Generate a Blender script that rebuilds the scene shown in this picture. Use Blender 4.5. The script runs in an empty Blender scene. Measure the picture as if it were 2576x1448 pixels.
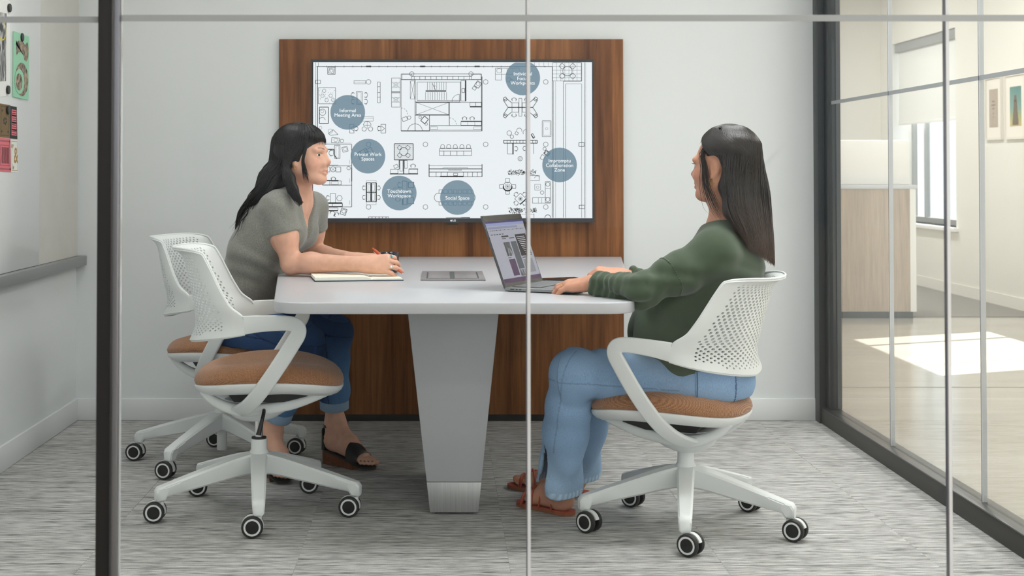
import bpy, bmesh, math, random
import numpy as np
from mathutils import Vector, Matrix
random.seed(7); rng = np.random.default_rng(7)
S = bpy.context.scene
COL = S.collection

# ------------------------------------------------------------------ camera
FPX, TH, CX, HOR, CAMH = 3640.0, 0.022, 1110.0, 424.0, 1.13
CY = HOR - FPX*math.tan(TH)
cd = bpy.data.cameras.new('camera'); cam = bpy.data.objects.new('camera', cd); COL.objects.link(cam)
cd.sensor_fit = 'HORIZONTAL'; cd.sensor_width = 36; cd.lens = FPX/2576*36
cd.shift_x = (1288-CX)/2576; cd.shift_y = (CY-724)/2576
cam.location = (0, 0, CAMH); cam.rotation_euler = (math.pi/2+TH, 0, 0)
cd.clip_start = .05; cd.clip_end = 100
cd.dof.use_dof = True; cd.dof.focus_distance = 4.9; cd.dof.aperture_fstop = 7.0
S.camera = cam
def ray(px, py):
    u, v = (px-CX)/FPX, -(py-CY)/FPX
    return np.array([u, math.cos(TH)-v*math.sin(TH), math.sin(TH)+v*math.cos(TH)])
def at(px, py, Y):                      # pixel -> point at depth Y
    d = ray(px, py); p = d*(Y/d[1]); p[2] += CAMH; return p
def atz(px, py, z):                     # pixel -> point on the level z
    d = ray(px, py); p = d*((z-CAMH)/d[2]); p[2] += CAMH; return p
def atx(px, py, X):                     # pixel -> point on the plane x = X
    d = ray(px, py); p = d*(X/d[0]); p[2] += CAMH; return p

# ------------------------------------------------------------------ world, sun, exposure
W = bpy.data.worlds.new('world'); S.world = W; W.use_nodes = True
bg = W.node_tree.nodes['Background']; bg.inputs[0].default_value = (.90, .95, 1.0, 1); bg.inputs[1].default_value = 1.5
sun_d = bpy.data.lights.new('sun', 'SUN'); sun_d.energy = 26; sun_d.angle = .009; sun_d.color = (1, .96, .90)
sun = bpy.data.objects.new('sun', sun_d); COL.objects.link(sun)
sun.rotation_euler = Vector((-1.28, -.55, -1.0)).to_track_quat('-Z', 'Y').to_euler(); sun.location = (8, 12, 6)
S.view_settings.view_transform = 'Standard'; S.view_settings.look = 'None'
S.view_settings.gamma = 1; S.view_settings.exposure = 0.0; S.view_settings.use_curve_mapping = False
S.cycles.max_bounces = 10; S.cycles.transparent_max_bounces = 24; S.cycles.diffuse_bounces = 5
S.cycles.caustics_reflective = False; S.cycles.caustics_refractive = False
S.cycles.sample_clamp_indirect = 6
def area(name, loc, sx, sy, e, col=(1, 1, 1), rot=(0, 0, 0)):
    l = bpy.data.lights.new(name, 'AREA'); l.shape = 'RECTANGLE'; l.size = sx; l.size_y = sy; l.energy = e; l.color = col
    o = bpy.data.objects.new(name, l); COL.objects.link(o); o.location = loc; o.rotation_euler = rot
    return o

# ------------------------------------------------------------------ materials
def lin(r, g, b):
    f = lambda c: (c/255/12.92) if c/255 <= .04045 else ((c/255+.055)/1.055)**2.4
    return (f(r), f(g), f(b), 1)
MATS = {}
def nodes(name):
    m = bpy.data.materials.new(name); m.use_nodes = True
    nt = m.node_tree; MATS[name] = m
    return m, nt, nt.nodes['Principled BSDF']
def mat(name, rgb, rough=.5, metal=0, bump=0, bscale=200, var=0, vscale=8, coat=0, spec=.5, emit=None, estr=1, sheen=0):
    m, nt, b = nodes(name)
    c = lin(*rgb); b.inputs['Base Color'].default_value = c
    b.inputs['Roughness'].default_value = rough; b.inputs['Metallic'].default_value = metal
    b.inputs['Specular IOR Level'].default_value = spec; b.inputs['Coat Weight'].default_value = coat
    b.inputs['Sheen Weight'].default_value = sheen
    if emit:
        b.inputs['Emission Color'].default_value = lin(*emit); b.inputs['Emission Strength'].default_value = estr
    tc = nt.nodes.new('ShaderNodeTexCoord')
    if var:
        n = nt.nodes.new('ShaderNodeTexNoise'); n.inputs['Scale'].default_value = vscale; n.inputs['Detail'].default_value = 6
        nt.links.new(tc.outputs['Object'], n.inputs['Vector'])
        mx = nt.nodes.new('ShaderNodeMix'); mx.data_type = 'RGBA'
        mx.inputs['A'].default_value = [max(0, x*(1-var)) for x in c[:3]]+[1]; mx.inputs['B'].default_value = [min(1, x*(1+var)) for x in c[:3]]+[1]
        nt.links.new(n.outputs['Fac'], mx.inputs['Factor']); nt.links.new(mx.outputs['Result'], b.inputs['Base Color'])
    if bump:
        n = nt.nodes.new('ShaderNodeTexNoise'); n.inputs['Scale'].default_value = bscale; n.inputs['Detail'].default_value = 3
        nt.links.new(tc.outputs['Object'], n.inputs['Vector'])
        bp = nt.nodes.new('ShaderNodeBump'); bp.inputs['Strength'].default_value = bump; bp.inputs['Distance'].default_value = .002
        nt.links.new(n.outputs['Fac'], bp.inputs['Height']); nt.links.new(bp.outputs['Normal'], b.inputs['Normal'])
    return m
def ramp(nt, src, stops):
    r = nt.nodes.new('ShaderNodeValToRGB'); cr = r.color_ramp
    while len(cr.elements) < len(stops): cr.elements.new(.5)
    for e, (p, c) in zip(cr.elements, stops): e.position = p; e.color = c
    nt.links.new(src, r.inputs['Fac']); return r.outputs['Color']
def mapped(nt, scale, coord='Object', loc=(0, 0, 0)):
    tc = nt.nodes.new('ShaderNodeTexCoord'); mp = nt.nodes.new('ShaderNodeMapping')
    mp.inputs['Scale'].default_value = scale; mp.inputs['Location'].default_value = loc
    nt.links.new(tc.outputs[coord], mp.inputs['Vector']); return mp.outputs['Vector']
def noise(nt, vec, scale, detail=4, rough=.5, dist=0):
    n = nt.nodes.new('ShaderNodeTexNoise'); n.inputs['Scale'].default_value = scale; n.inputs['Detail'].default_value = detail
    n.inputs['Roughness'].default_value = rough; n.inputs['Distortion'].default_value = dist
    nt.links.new(vec, n.inputs['Vector']); return n.outputs['Fac']
def mixc(nt, fac, a, b, mode='MIX'):
    mx = nt.nodes.new('ShaderNodeMix'); mx.data_type = 'RGBA'; mx.blend_type = mode
    for s, v in (('Factor', fac), ('A', a), ('B', b)):
        if hasattr(v, 'is_linked'): nt.links.new(v, mx.inputs[s])
        else: mx.inputs[s].default_value = v
    return mx.outputs['Result']
def bump(nt, b, h, strength=.3, dist=.002):
    bp = nt.nodes.new('ShaderNodeBump'); bp.inputs['Strength'].default_value = strength; bp.inputs['Distance'].default_value = dist
    nt.links.new(h, bp.inputs['Height']); nt.links.new(bp.outputs['Normal'], b.inputs['Normal'])
def m_glass(name, tint=(1, 1, 1), refl=1.0):
    m, nt, b = nodes(name); nt.nodes.remove(b)
    out = nt.nodes['Material Output']; tr = nt.nodes.new('ShaderNodeBsdfTransparent'); tr.inputs[0].default_value = (*tint, 1)
    gl = nt.nodes.new('ShaderNodeBsdfGlossy'); gl.inputs['Roughness'].default_value = .0
    lw = nt.nodes.new('ShaderNodeLayerWeight'); lw.inputs['Blend'].default_value = .5
    pw = nt.nodes.new('ShaderNodeMath'); pw.operation = 'POWER'; pw.inputs[1].default_value = 5.0; nt.links.new(lw.outputs['Facing'], pw.inputs[0])
    fr = nt.nodes.new('ShaderNodeMath'); fr.operation = 'MULTIPLY_ADD'; fr.inputs[1].default_value = .96; fr.inputs[2].default_value = .04; nt.links.new(pw.outputs[0], fr.inputs[0])
    ml = nt.nodes.new('ShaderNodeMath'); ml.operation = 'MULTIPLY'; ml.inputs[1].default_value = refl
    mx = nt.nodes.new('ShaderNodeMixShader'); nt.links.new(fr.outputs[0], ml.inputs[0]); nt.links.new(ml.outputs[0], mx.inputs[0])
    nt.links.new(tr.outputs[0], mx.inputs[1]); nt.links.new(gl.outputs[0], mx.inputs[2]); nt.links.new(mx.outputs[0], out.inputs[0])
    return m
def m_veil(name, rgb, alpha, rough=.6):
    m, nt, b = nodes(name); b.inputs['Base Color'].default_value = lin(*rgb); b.inputs['Roughness'].default_value = rough
    b.inputs['Alpha'].default_value = alpha
    return m
def m_emit(name, rgb, strength=1.0, alpha=1.0):
    m, nt, b = nodes(name); b.inputs['Base Color'].default_value = (0.01, .01, .01, 1); b.inputs['Roughness'].default_value = .25
    b.inputs['Emission Color'].default_value = lin(*rgb); b.inputs['Emission Strength'].default_value = strength
    b.inputs['Alpha'].default_value = alpha; b.inputs['Specular IOR Level'].default_value = .15
    return m
def m_wood(name, dark, mid, light, scale=1.0, axis='z', rough=.42):
    m, nt, b = nodes(name)
    sc = {'z': (9*scale, 9*scale, .55*scale), 'y': (9*scale, .55*scale, 9*scale), 'x': (.55*scale, 9*scale, 9*scale)}[axis]
    v = mapped(nt, sc)
    n1 = noise(nt, v, 1.1, 5, .55, .9); n2 = noise(nt, v, 6, 6, .65, .3)
    fs = {'z': (90*scale, 90*scale, 2.2*scale), 'y': (90*scale, 2.2*scale, 90*scale), 'x': (2.2*scale, 90*scale, 90*scale)}[axis]
    n3 = noise(nt, mapped(nt, fs), 2, 3, .6)
    c1 = ramp(nt, n1, [(.28, lin(*dark)), (.5, lin(*mid)), (.72, lin(*light))])
    c2 = ramp(nt, n2, [(.35, lin(*dark)), (.6, lin(*light))])
    c = mixc(nt, .35, c1, c2)
    g = ramp(nt, n3, [(.3, (.62, .6, .58, 1)), (.6, (1, 1, 1, 1))])
    c = mixc(nt, .55, c, g, 'MULTIPLY')
    nt.links.new(c, b.inputs['Base Color']); b.inputs['Roughness'].default_value = rough; b.inputs['Specular IOR Level'].default_value = .22
    bump(nt, b, n3, .05, .001)
    return m

M_wall = mat('wall_paint', (222, 225, 226), .85, bump=.03, bscale=300)
M_base = mat('baseboard_paint', (226, 228, 228), .6)
M_ceil = mat('ceiling_paint', (240, 240, 238), .9)
M_cream = mat('cream_paint', (238, 235, 228), .85)
M_plast = mat('chair_plastic', (226, 229, 229), .42, bump=.02, bscale=900)
M_dark = mat('dark_plastic', (22, 22, 24), .45)
M_tyre = mat('caster_tyre', (30, 29, 29), .55)
M_ring = mat('caster_ring', (222, 224, 224), .5)
M_cap = mat('caster_cap', (10, 10, 11), .35)
M_chrome = mat('chrome', (215, 215, 216), .12, 1)
M_top = mat('white_laminate', (190, 191, 196), .36, coat=.15)
M_steel = mat('grey_powder_coat', (178, 180, 183), .5, .1, bump=.02, bscale=1500)
M_brushed_m, nt, b = nodes('brushed_metal')
n = noise(nt, mapped(nt, (220, 220, 3)), 2, 4, .6)
nt.links.new(ramp(nt, n, [(.3, lin(172, 172, 172)), (.7, lin(192, 192, 192))]), b.inputs['Base Color']); b.inputs['Metallic'].default_value = .6; b.inputs['Roughness'].default_value = .42
M_walnut = m_wood('walnut_veneer', (78, 45, 26), (124, 78, 45), (164, 111, 68), .62)
M_palew = m_wood('pale_wood', (170, 152, 135), (188, 170, 152), (203, 187, 170), 1.2)
M_blackm = mat('black_metal', (17, 17, 19), .45, .2)
M_framed = mat('dark_frame', (52, 56, 58), .4, .4)
M_rail = mat('rail_anodised', (96, 96, 97), .3, .8)
M_glass = m_glass('clear_glass', (.985, .995, .99), .12)
M_glassr = m_glass('clear_glass_side', (.985, .99, .985), .9)
M_joint = m_veil('glass_joint_strip', (226, 228, 231), .72, .12)
M_jointd = mat('glass_joint_dark', (84, 84, 92), .2, spec=.8)
M_band = m_veil('frosted_band', (164, 168, 170), .85)
M_conc_m, nt, b = nodes('polished_concrete')
v = mapped(nt, (.6, 2.2, 1)); n1 = noise(nt, v, 2.2, 8, .6, .4)
nt.links.new(ramp(nt, n1, [(.3, lin(168, 161, 150)), (.7, lin(190, 184, 174))]), b.inputs['Base Color']); b.inputs['Roughness'].default_value = .16
M_conc = M_conc_m
M_wb = mat('white_glass_board', (244, 246, 247), .12)
M_tack_m, nt, b = nodes('tackable_fabric')
n1 = noise(nt, mapped(nt, (3, 3, 3)), 2, 6, .6); n2 = noise(nt, mapped(nt, (500, 500, 500)), 1, 2)
c = mixc(nt, .4, ramp(nt, n1, [(.3, lin(196, 193, 187)), (.7, lin(206, 204, 199))]), ramp(nt, n2, [(.3, lin(186, 184, 178)), (.7, lin(214, 211, 206))]))
nt.links.new(c, b.inputs['Base Color']); b.inputs['Roughness'].default_value = .95
M_tray = mat('aluminium_tray', (150, 152, 153), .45, .5)
# carpet: fine striations running left-right, tile to tile shade differences
M_carpet, nt, b = nodes('carpet_tile')
vec = mapped(nt, (1, 1, 1))
oi = nt.nodes.new('ShaderNodeObjectInfo')
add = nt.nodes.new('ShaderNodeVectorMath'); add.operation = 'ADD'
cmb = nt.nodes.new('ShaderNodeCombineXYZ'); mm = nt.nodes.new('ShaderNodeMath'); mm.operation = 'MULTIPLY'; mm.inputs[1].default_value = 37
nt.links.new(oi.outputs['Random'], mm.inputs[0]); nt.links.new(mm.outputs[0], cmb.inputs[0]); nt.links.new(mm.outputs[0], cmb.inputs[1])
nt.links.new(vec, add.inputs[0]); nt.links.new(cmb.outputs[0], add.inputs[1])
def scaled(s):
    mp = nt.nodes.new('ShaderNodeMapping'); mp.inputs['Scale'].default_value = s; nt.links.new(add.outputs[0], mp.inputs['Vector']); return mp.outputs['Vector']
st1 = noise(nt, scaled((2.6, 62, 1)), 1, 4, .7); st2 = noise(nt, scaled((14, 150, 1)), 1, 2, .6); fib = noise(nt, scaled((420, 420, 420)), 1, 2)
c1 = ramp(nt, st1, [(.33, lin(52, 51, 50)), (.41, lin(134, 132, 129)), (.52, lin(184, 183, 181)), (.70, lin(218, 218, 217))])
c2 = ramp(nt, st2, [(.34, lin(28, 28, 28)), (.46, lin(168, 167, 165)), (.62, lin(230, 230, 229))])
c = mixc(nt, .45, c1, c2)
c = mixc(nt, .6, c, ramp(nt, fib, [(.3, (.55, .55, .55, 1)), (.65, (1.15, 1.15, 1.15, 1))]), 'MULTIPLY')
nt.links.new(c, b.inputs['Base Color']); b.inputs['Roughness'].default_value = 1; b.inputs['Specular IOR Level'].default_value = .1
bump(nt, b, st2, .8, .004)
# seat fabric: woven rust / tan ribs
M_seat, nt, b = nodes('woven_seat_fabric')
w1 = nt.nodes.new('ShaderNodeTexWave'); w1.inputs['Scale'].default_value = 1; w1.inputs['Distortion'].default_value = .6; w1.inputs['Detail Scale'].default_value = 2; w1.bands_direction = 'X'
nt.links.new(mapped(nt, (120, 120, 120)), w1.inputs['Vector'])
w2 = nt.nodes.new('ShaderNodeTexWave'); w2.bands_direction = 'DIAGONAL'; w2.inputs['Scale'].default_value = 1; w2.inputs['Distortion'].default_value = 1.5
nt.links.new(mapped(nt, (8, 110, 110)), w2.inputs['Vector'])
n1 = noise(nt, mapped(nt, (420, 420, 420)), 1, 2)
cc = ramp(nt, w1.outputs['Fac'], [(.15, lin(84, 42, 22)), (.5, lin(150, 86, 50)), (.85, lin(198, 150, 110))])
cd2 = ramp(nt, w2.outputs['Fac'], [(.2, lin(110, 60, 36)), (.8, lin(200, 146, 104))])
c = mixc(nt, .35, cc, cd2); c = mixc(nt, .3, c, ramp(nt, n1, [(.35, lin(110, 48, 24)), (.65, lin(206, 160, 118))]))
nt.links.new(c, b.inputs['Base Color']); b.inputs['Roughness'].default_value = .95; b.inputs['Sheen Weight'].default_value = .25
bump(nt, b, w1.outputs['Fac'], .5, .0015)

# ------------------------------------------------------------------ mesh helpers
def tag(o, label=None, cat=None, group=None, kind=None):
    if label: o['label'] = label
    if cat: o['category'] = cat
    if group: o['group'] = group
    if kind: o['kind'] = kind
    return o
def empty(name, loc=(0, 0, 0), rz=0, parent=None):
    o = bpy.data.objects.new(name, None); COL.objects.link(o); o.location = loc; o.rotation_euler = (0, 0, rz); o.empty_display_size = .1
    if parent: o.parent = parent
    return o
def link(name, me, m=None, parent=None, smooth=False, auto=None):
    o = bpy.data.objects.new(name, me); COL.objects.link(o)
    for mm_ in (m if isinstance(m, (list, tuple)) else [m]):
        if mm_ is not None: me.materials.append(mm_)
    if smooth:
        me.shade_smooth()
        if auto: me.set_sharp_from_angle(angle=math.radians(auto))
    if parent: o.parent = parent
    return o
class MB:
    def __init__(s): s.v = []; s.f = []; s.mi = []
    def add(s, V, F, mi=0):
        k = len(s.v); s.v += [tuple(map(float, p)) for p in V]; s.f += [tuple(i+k for i in f) for f in F]; s.mi += [mi]*len(F); return s
    def box(s, lo, hi, mi=0):
        x0, y0, z0 = lo; x1, y1, z1 = hi
        return s.add([(x0, y0, z0), (x1, y0, z0), (x1, y1, z0), (x0, y1, z0), (x0, y0, z1), (x1, y0, z1), (x1, y1, z1), (x0, y1, z1)],
                     [(0, 3, 2, 1), (4, 5, 6, 7), (0, 1, 5, 4), (1, 2, 6, 5), (2, 3, 7, 6), (3, 0, 4, 7)], mi)
    def prism(s, poly, fn, d0, d1, mi=0):     # poly of 2-D points, fn(a,b,d)->xyz
        n = len(poly); V = [fn(a, b_, d0) for a, b_ in poly]+[fn(a, b_, d1) for a, b_ in poly]
        return s.add(V, [tuple(range(n-1, -1, -1)), tuple(range(n, 2*n))]+[(i, (i+1) % n, n+(i+1) % n, n+i) for i in range(n)], mi)
    def lathe(s, prof, n=32, M=None, mi=0, cap=True):  # prof [(r,z)]
        V = []; F = []
        for r, z in prof:
            for i in range(n):
                a = 2*math.pi*i/n; V.append((r*math.cos(a), r*math.sin(a), z))
        for j in range(len(prof)-1):
            for i in range(n): F.append((j*n+i, j*n+(i+1) % n, (j+1)*n+(i+1) % n, (j+1)*n+i))
        if cap: F.append(tuple(range(n-1, -1, -1))); F.append(tuple((len(prof)-1)*n+i for i in range(n)))
        if M is not None: V = [tuple(M @ Vector(p)) for p in V]
        return s.add(V, F, mi)
    def loft(s, rings, closed_ring=True, cap=True, mi=0):
        n = len(rings[0]); V = [p for r in rings for p in r]; F = []
        for j in range(len(rings)-1):
            for i in range(n if closed_ring else n-1):
                F.append((j*n+i, j*n+(i+1) % n, (j+1)*n+(i+1) % n, (j+1)*n+i))
        if cap: F.append(tuple(range(n-1, -1, -1))); F.append(tuple((len(rings)-1)*n+i for i in range(n)))
        return s.add(V, F, mi)
    def tube(s, pts, r, n=8, mi=0, cap=True):
        pts = np.asarray(pts, float); rr = np.full(len(pts), r) if np.isscalar(r) else np.asarray(r, float)
        T = np.gradient(pts, axis=0); T /= np.linalg.norm(T, axis=1)[:, None]+1e-9
        up = np.array([0, 0, 1.]) if abs(T[0][2]) < .9 else np.array([1., 0, 0]); rings = []
        a = np.cross(T[0], up); a /= np.linalg.norm(a)
        for p, t, r_ in zip(pts, T, rr):
            a = a-t*np.dot(a, t); a /= np.linalg.norm(a); b_ = np.cross(t, a)
            rings.append([tuple(p+r_*(math.cos(q)*a+math.sin(q)*b_)) for q in np.linspace(0, 2*math.pi, n, endpoint=False)])
        return s.loft(rings, cap=cap, mi=mi)
    def sweep(s, pts, side, hs, ts, mi=0, n=4):   # rounded-rect bar: in-plane half height hs, half thickness ts along side
        pts = np.asarray(pts, float); T = np.gradient(pts, axis=0); T /= np.linalg.norm(T, axis=1)[:, None]
        rings = []
        for p, t, sd, h, th in zip(pts, T, side, hs, ts):
            sd = np.asarray(sd, float); sd = sd-t*np.dot(sd, t); sd /= np.linalg.norm(sd); nn = np.cross(t, sd)
            ring = []
            r_ = min(th, h)*.75
            for cx_, cy_, a0 in ((h-r_, th-r_, 0), (-(h-r_), th-r_, math.pi/2), (-(h-r_), -(th-r_), math.pi), (h-r_, -(th-r_), 1.5*math.pi)):
                for q in range(n):
                    a = a0+math.pi/2*q/(n-1); ring.append(tuple(p+nn*(cx_+r_*math.cos(a))+sd*(cy_+r_*math.sin(a))))
            rings.append(ring)
        return s.loft(rings, mi=mi)
    def mesh(s, name, merge=0):
        me = bpy.data.meshes.new(name); me.from_pydata(s.v, [], s.f)
        me.polygons.foreach_set('material_index', s.mi)
        bm = bmesh.new(); bm.from_mesh(me)
        if merge: bmesh.ops.remove_doubles(bm, verts=bm.verts, dist=merge)
        bmesh.ops.recalc_face_normals(bm, faces=bm.faces); bm.to_mesh(me); bm.free(); me.update(); return me
    def obj(s, name, m, parent=None, smooth=False, auto=None, bevel=0, seg=2, merge=0):
        me = s.mesh(name, merge)
        if bevel:
            bm = bmesh.new(); bm.from_mesh(me)
            eds = [e for e in bm.edges if len(e.link_faces) == 2 and e.calc_face_angle(0) > .6]
            bmesh.ops.bevel(bm, geom=eds, offset=bevel, segments=seg, profile=.5, affect='EDGES'); bm.to_mesh(me); bm.free()
            smooth = True; auto = auto or 40
        return link(name, me, m, parent, smooth, auto)
def box(name, lo, hi, m, parent=None, bevel=0, seg=2): return MB().box(lo, hi).obj(name, m, parent, bevel=bevel, seg=seg)
def struct(o): o['kind'] = 'structure'; return o
def catmull(P, n):
    P = np.asarray(P, float); Q = np.vstack([2*P[0]-P[1], P, 2*P[-1]-P[-2]]); out = []
    for t in np.linspace(0, len(P)-1-1e-6, n):
        i = int(t); u = t-i; a, b_, c_, d = Q[i:i+4]
        out.append(.5*((2*b_)+(c_-a)*u+(2*a-5*b_+4*c_-d)*u*u+(3*b_-a-3*c_+d)*u**3))
    return np.array(out)
def text(name, body, fn, size, m, parent=None, align='CENTER', bold=0, leading=1.0):
    """flat lettering; fn maps (x, y) on the print plane to world"""
    cu = bpy.data.curves.new(name, 'FONT'); cu.body = body; cu.size = size; cu.align_x = align; cu.align_y = 'CENTER'
    cu.space_line = leading; cu.offset = bold; cu.resolution_u = 4
    t = bpy.data.objects.new('tmp', cu); COL.objects.link(t)
    dg = bpy.context.evaluated_depsgraph_get(); me = bpy.data.meshes.new_from_object(t.evaluated_get(dg))
    bpy.data.objects.remove(t)
    for v_ in me.vertices: v_.co = fn(v_.co.x, v_.co.y)
    me.materials.clear(); me.name = name
    return link(name, me, m, parent)

# ------------------------------------------------------------------ room shell
XL, XR, YB, YF, ZC = -1.645, 1.715, 6.535, 2.79, 2.75
struct(box('wall_back', (XL-.1, YB, 0), (XR+.08, YB+.12, 3.2), M_wall))
struct(box('wall_left', (XL-.12, YF-.1, 0), (XL, YB, 3.2), M_wall))
struct(box('baseboard_back', (XL, YB-.012, 0), (XR-.02, YB, .098), M_base, bevel=.003))
struct(box('baseboard_left', (XL, YF, 0), (XL+.012, YB-.012, .098), M_base, bevel=.003))
struct(box('ceiling', (XL-.12, YF-.12, ZC), (XR+.1, YB+.12, ZC+.1), M_ceil))
floor = struct(box('floor', (XL-.12, YF-.05, -.12), (XR+.06, YB+.05, -.008), mat('subfloor', (70, 70, 70), .9)))
tw = .61; tme = None
xs0 = -.415-2*tw; ys0 = 4.80-4*tw
tb = MB(); e = .0003; tb.box((e, e, -.008), (tw-e, tw-e, 0)); tile_me = tb.mesh('carpet_tile')
tile_me.materials.append(M_carpet)
for i in range(-1, 6):
    for j in range(0, 8):
        x0, y0 = xs0+i*tw, ys0+j*tw
        lo = (max(x0, XL), max(y0, YF)); hi = (min(x0+tw, XR), min(y0+tw, YB))
        if hi[0]-lo[0] < .02 or hi[1]-lo[1] < .02: continue
        full = hi[0]-lo[0] > tw-.001 and hi[1]-lo[1] > tw-.001
        if full: me = tile_me
        else: me = MB().box((lo[0]-x0+e, lo[1]-y0+e, -.008), (hi[0]-x0-e, hi[1]-y0-e, 0)).mesh('carpet_tile'); me.materials.append(M_carpet)
        o = bpy.data.objects.new('carpet_tile', me); COL.objects.link(o); o.parent = floor; o.location = (x0, y0, random.uniform(-.0008, .0002))

# unseen ceiling panels added to brighten the meeting room
M_lum = mat('added_lamp_diffuser', (250, 250, 248), .5, emit=(255, 252, 246), estr=3.0)
for k, (x, y) in enumerate(((1.05, 4.15), (1.05, 5.35), (-.8, 4.15), (-.8, 5.35))):
    r = empty('added_ceiling_light', (x, y, ZC)); tag(r, 'square white light panel added out of view above the meeting table', 'ceiling light', 'added light panels of the meeting room')
    MB().box((-.31, -.31, -.03), (.31, .31, -.001)).obj('frame', M_base, r)
    MB().box((-.29, -.29, -.034), (.29, .29, -.0305)).obj('diffuser', M_lum, r)
    area('ceiling_fill_light', (x, y, ZC-.04), .56, .56, (13.5, 8.5, 3, 3.5)[k], (.97, .985, 1)).data.spread = 2.3

# right glass wall
wr = empty('wall_right', (XR, YB, 0)); struct(wr); 
def ch(o, p):
    """parent keeping world position (parents here are unrotated)"""
    o.parent = p; o.matrix_parent_inverse = Matrix.Translation(-Vector(p.location)) if p.rotation_euler.z == 0 else p.matrix_world.inverted(); return o
bpy.context.view_layer.update()
ch(box('corner_post', (XR-.035, YB-.085, 0), (XR+.045, YB-.002, ZC), M_framed, bevel=.002), wr)
ch(box('corner_post', (XR-.008, YB-.16, .07), (XR+.045, YB-.087, ZC), M_framed, bevel=.002), wr)
ch(box('bottom_rail', (XR-.028, YF, 0), (XR+.045, YB-.087, .066), M_blackm, bevel=.003), wr)
ch(box('rail_cap', (XR-.029, YF, .0665), (XR+.046, YB-.087, .071), M_rail, bevel=.001), wr)
ch(box('head_rail', (XR-.028, YF, ZC-.06), (XR+.045, YB-.087, ZC-.001), M_framed), wr)
yj = [YB-.161, atx(2243, 700, XR+.012)[1], atx(2473, 700, XR+.012)[1]]; yj += [yj[2]-(yj[1]-yj[2]), YF]
for k in range(4):
    ch(box('glass_pane', (XR+.006, yj[k+1]+.004, .071), (XR+.018, yj[k]-.004, ZC-.06), M_glassr), wr)
    if k < 3:
        ch(box('joint_strip', (XR+.004, yj[k+1]-.002, .0715), (XR+.020, yj[k+1]+.003, ZC-.061), M_joint), wr)
        ch(box('joint_edge', (XR+.0035, yj[k+1]+.0032, .0715), (XR+.0205, yj[k+1]+.0052, ZC-.061), M_jointd), wr)
ZBAND = float(atx(2083, 259.5, XR)[2])
ch(box('frosted_band', (XR+.004, YF+.02, ZBAND-.0075), (XR+.0055, YB-.161, ZBAND+.0075), M_band), wr)

# front glass wall the picture is taken through
wf = empty('wall_front', (0, YF, 0)); struct(wf); bpy.context.view_layer.update()
jx = [at(300, 700, YF)[0], at(1330, 700, YF)[0], at(2385, 700, YF)[0]]
jx += [XR+.03]
ch(box('bottom_track', (XL, YF-.03, 0), (XR+.045, YF+.03, .06), M_framed), wf)
ch(box('head_track', (XL, YF-.03, ZC-.06), (XR+.045, YF+.03, ZC-.001), M_framed), wf)
for k in range(3):
    ch(box('glass_pane', (jx[k]+.004, YF-.006, .06), (jx[k+1]-.004, YF+.006, ZC-.06), M_glass), wf)
for k in (1, 2):
    ch(box('joint_strip', (jx[k]-.0030, YF-.0065, .0605), (jx[k]+.0030, YF+.0065, ZC-.061), M_joint), wf)
    ch(box('joint_edge', (jx[k]-.0052, YF-.0064, .0605), (jx[k]-.0038, YF+.0064, ZC-.061), M_jointd), wf)
ch(box('edge_channel', (jx[0]-.010, YF-.016, .0605), (jx[0]+.002, YF+.016, ZC-.061), mat('edge_channel_metal', (132, 132, 137), .3, .8), bevel=.003), wf)
ch(box('glass_edge', (jx[0]+.0022, YF-.0062, .0605), (jx[0]+.0036, YF+.0062, ZC-.061), M_joint), wf)
ch(box('frosted_band', (jx[0]+.004, YF-.0085, ZBAND-.0062), (jx[3], YF-.0068, ZBAND+.0062), M_band), wf)
d1 = empty('door_1', (0, YF+.05, 0)); struct(d1); bpy.context.view_layer.update()
sx0, sx1 = at(252, 700, YF+.05)[0], at(287, 700, YF+.05)[0]
ch(box('door_stile', (sx0, YF+.02, .01), (sx1, YF+.07, ZC-.062), mat('door_stile_black', (26, 22, 23), .5), bevel=.002), d1)
ch(box('door_glass', (XL+.01, YF+.039, .061), (sx0-.0005, YF+.051, ZC-.062), M_glass), d1)
zb2 = float(at(120, 51, YF+.05)[2])
ch(box('frosted_band', (XL+.01, YF+.036, zb2-.006), (sx0-.0005, YF+.038, zb2+.006), M_band), d1)

# ------------------------------------------------------------------ hall beyond the right glass
HX, HY, HZ = 4.62, 15.2, 3.0
struct(box('floor_hall', (XR+.061, YF-6.6, -.12), (HX+.3, HY+.2, -.001), M_conc))
struct(box('floor_office', (-5, YF-6.6, -.12), (XR+.06, YF-.051, -.001), M_conc))
for yy, nm in ((7.52, 'trim_1'),):
    struct(box(nm, (XR+.07, yy-.003, -.001), (HX, yy+.003, .0005), mat('floor_joint_'+nm, (140, 132, 122), .5)))
struct(box('added_ceiling_office', (-5, YF-6.5, 2.95), (HX+.3, YF-.121, 3.05), M_ceil))  # unseen ceiling added to cut the sky light from the front
struct(box('added_wall_office_left', (-5.1, YF-6.5, -.001), (-5, YF-.1, 2.95), M_wall))  # unseen wall, added to hold back open sky light
wo = MB()
for lo_, hi_ in (((-5, -.001), (HX+.3, .75)), ((-5, 2.6), (HX+.3, 2.95)), ((-5, .75), (-4.6, 2.6)), ((-1.6, .75), (-1.2, 2.6)), ((1.9, .75), (2.3, 2.6)), ((4.5, .75), (HX+.3, 2.6))):
    wo.box((lo_[0], YF-6.6, lo_[1]), (hi_[0], YF-6.5, hi_[1]))
struct(wo.obj('added_wall_office_back', mat('office_wall_grey', (190, 191, 190), .9)))  # unseen wall added to dim glass reflections, openings let in frontal light
struct(box('wall_office_partition', (-5, YF-.13, 0), (XL-.121, YF-.03, 2.95), M_wall))
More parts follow.
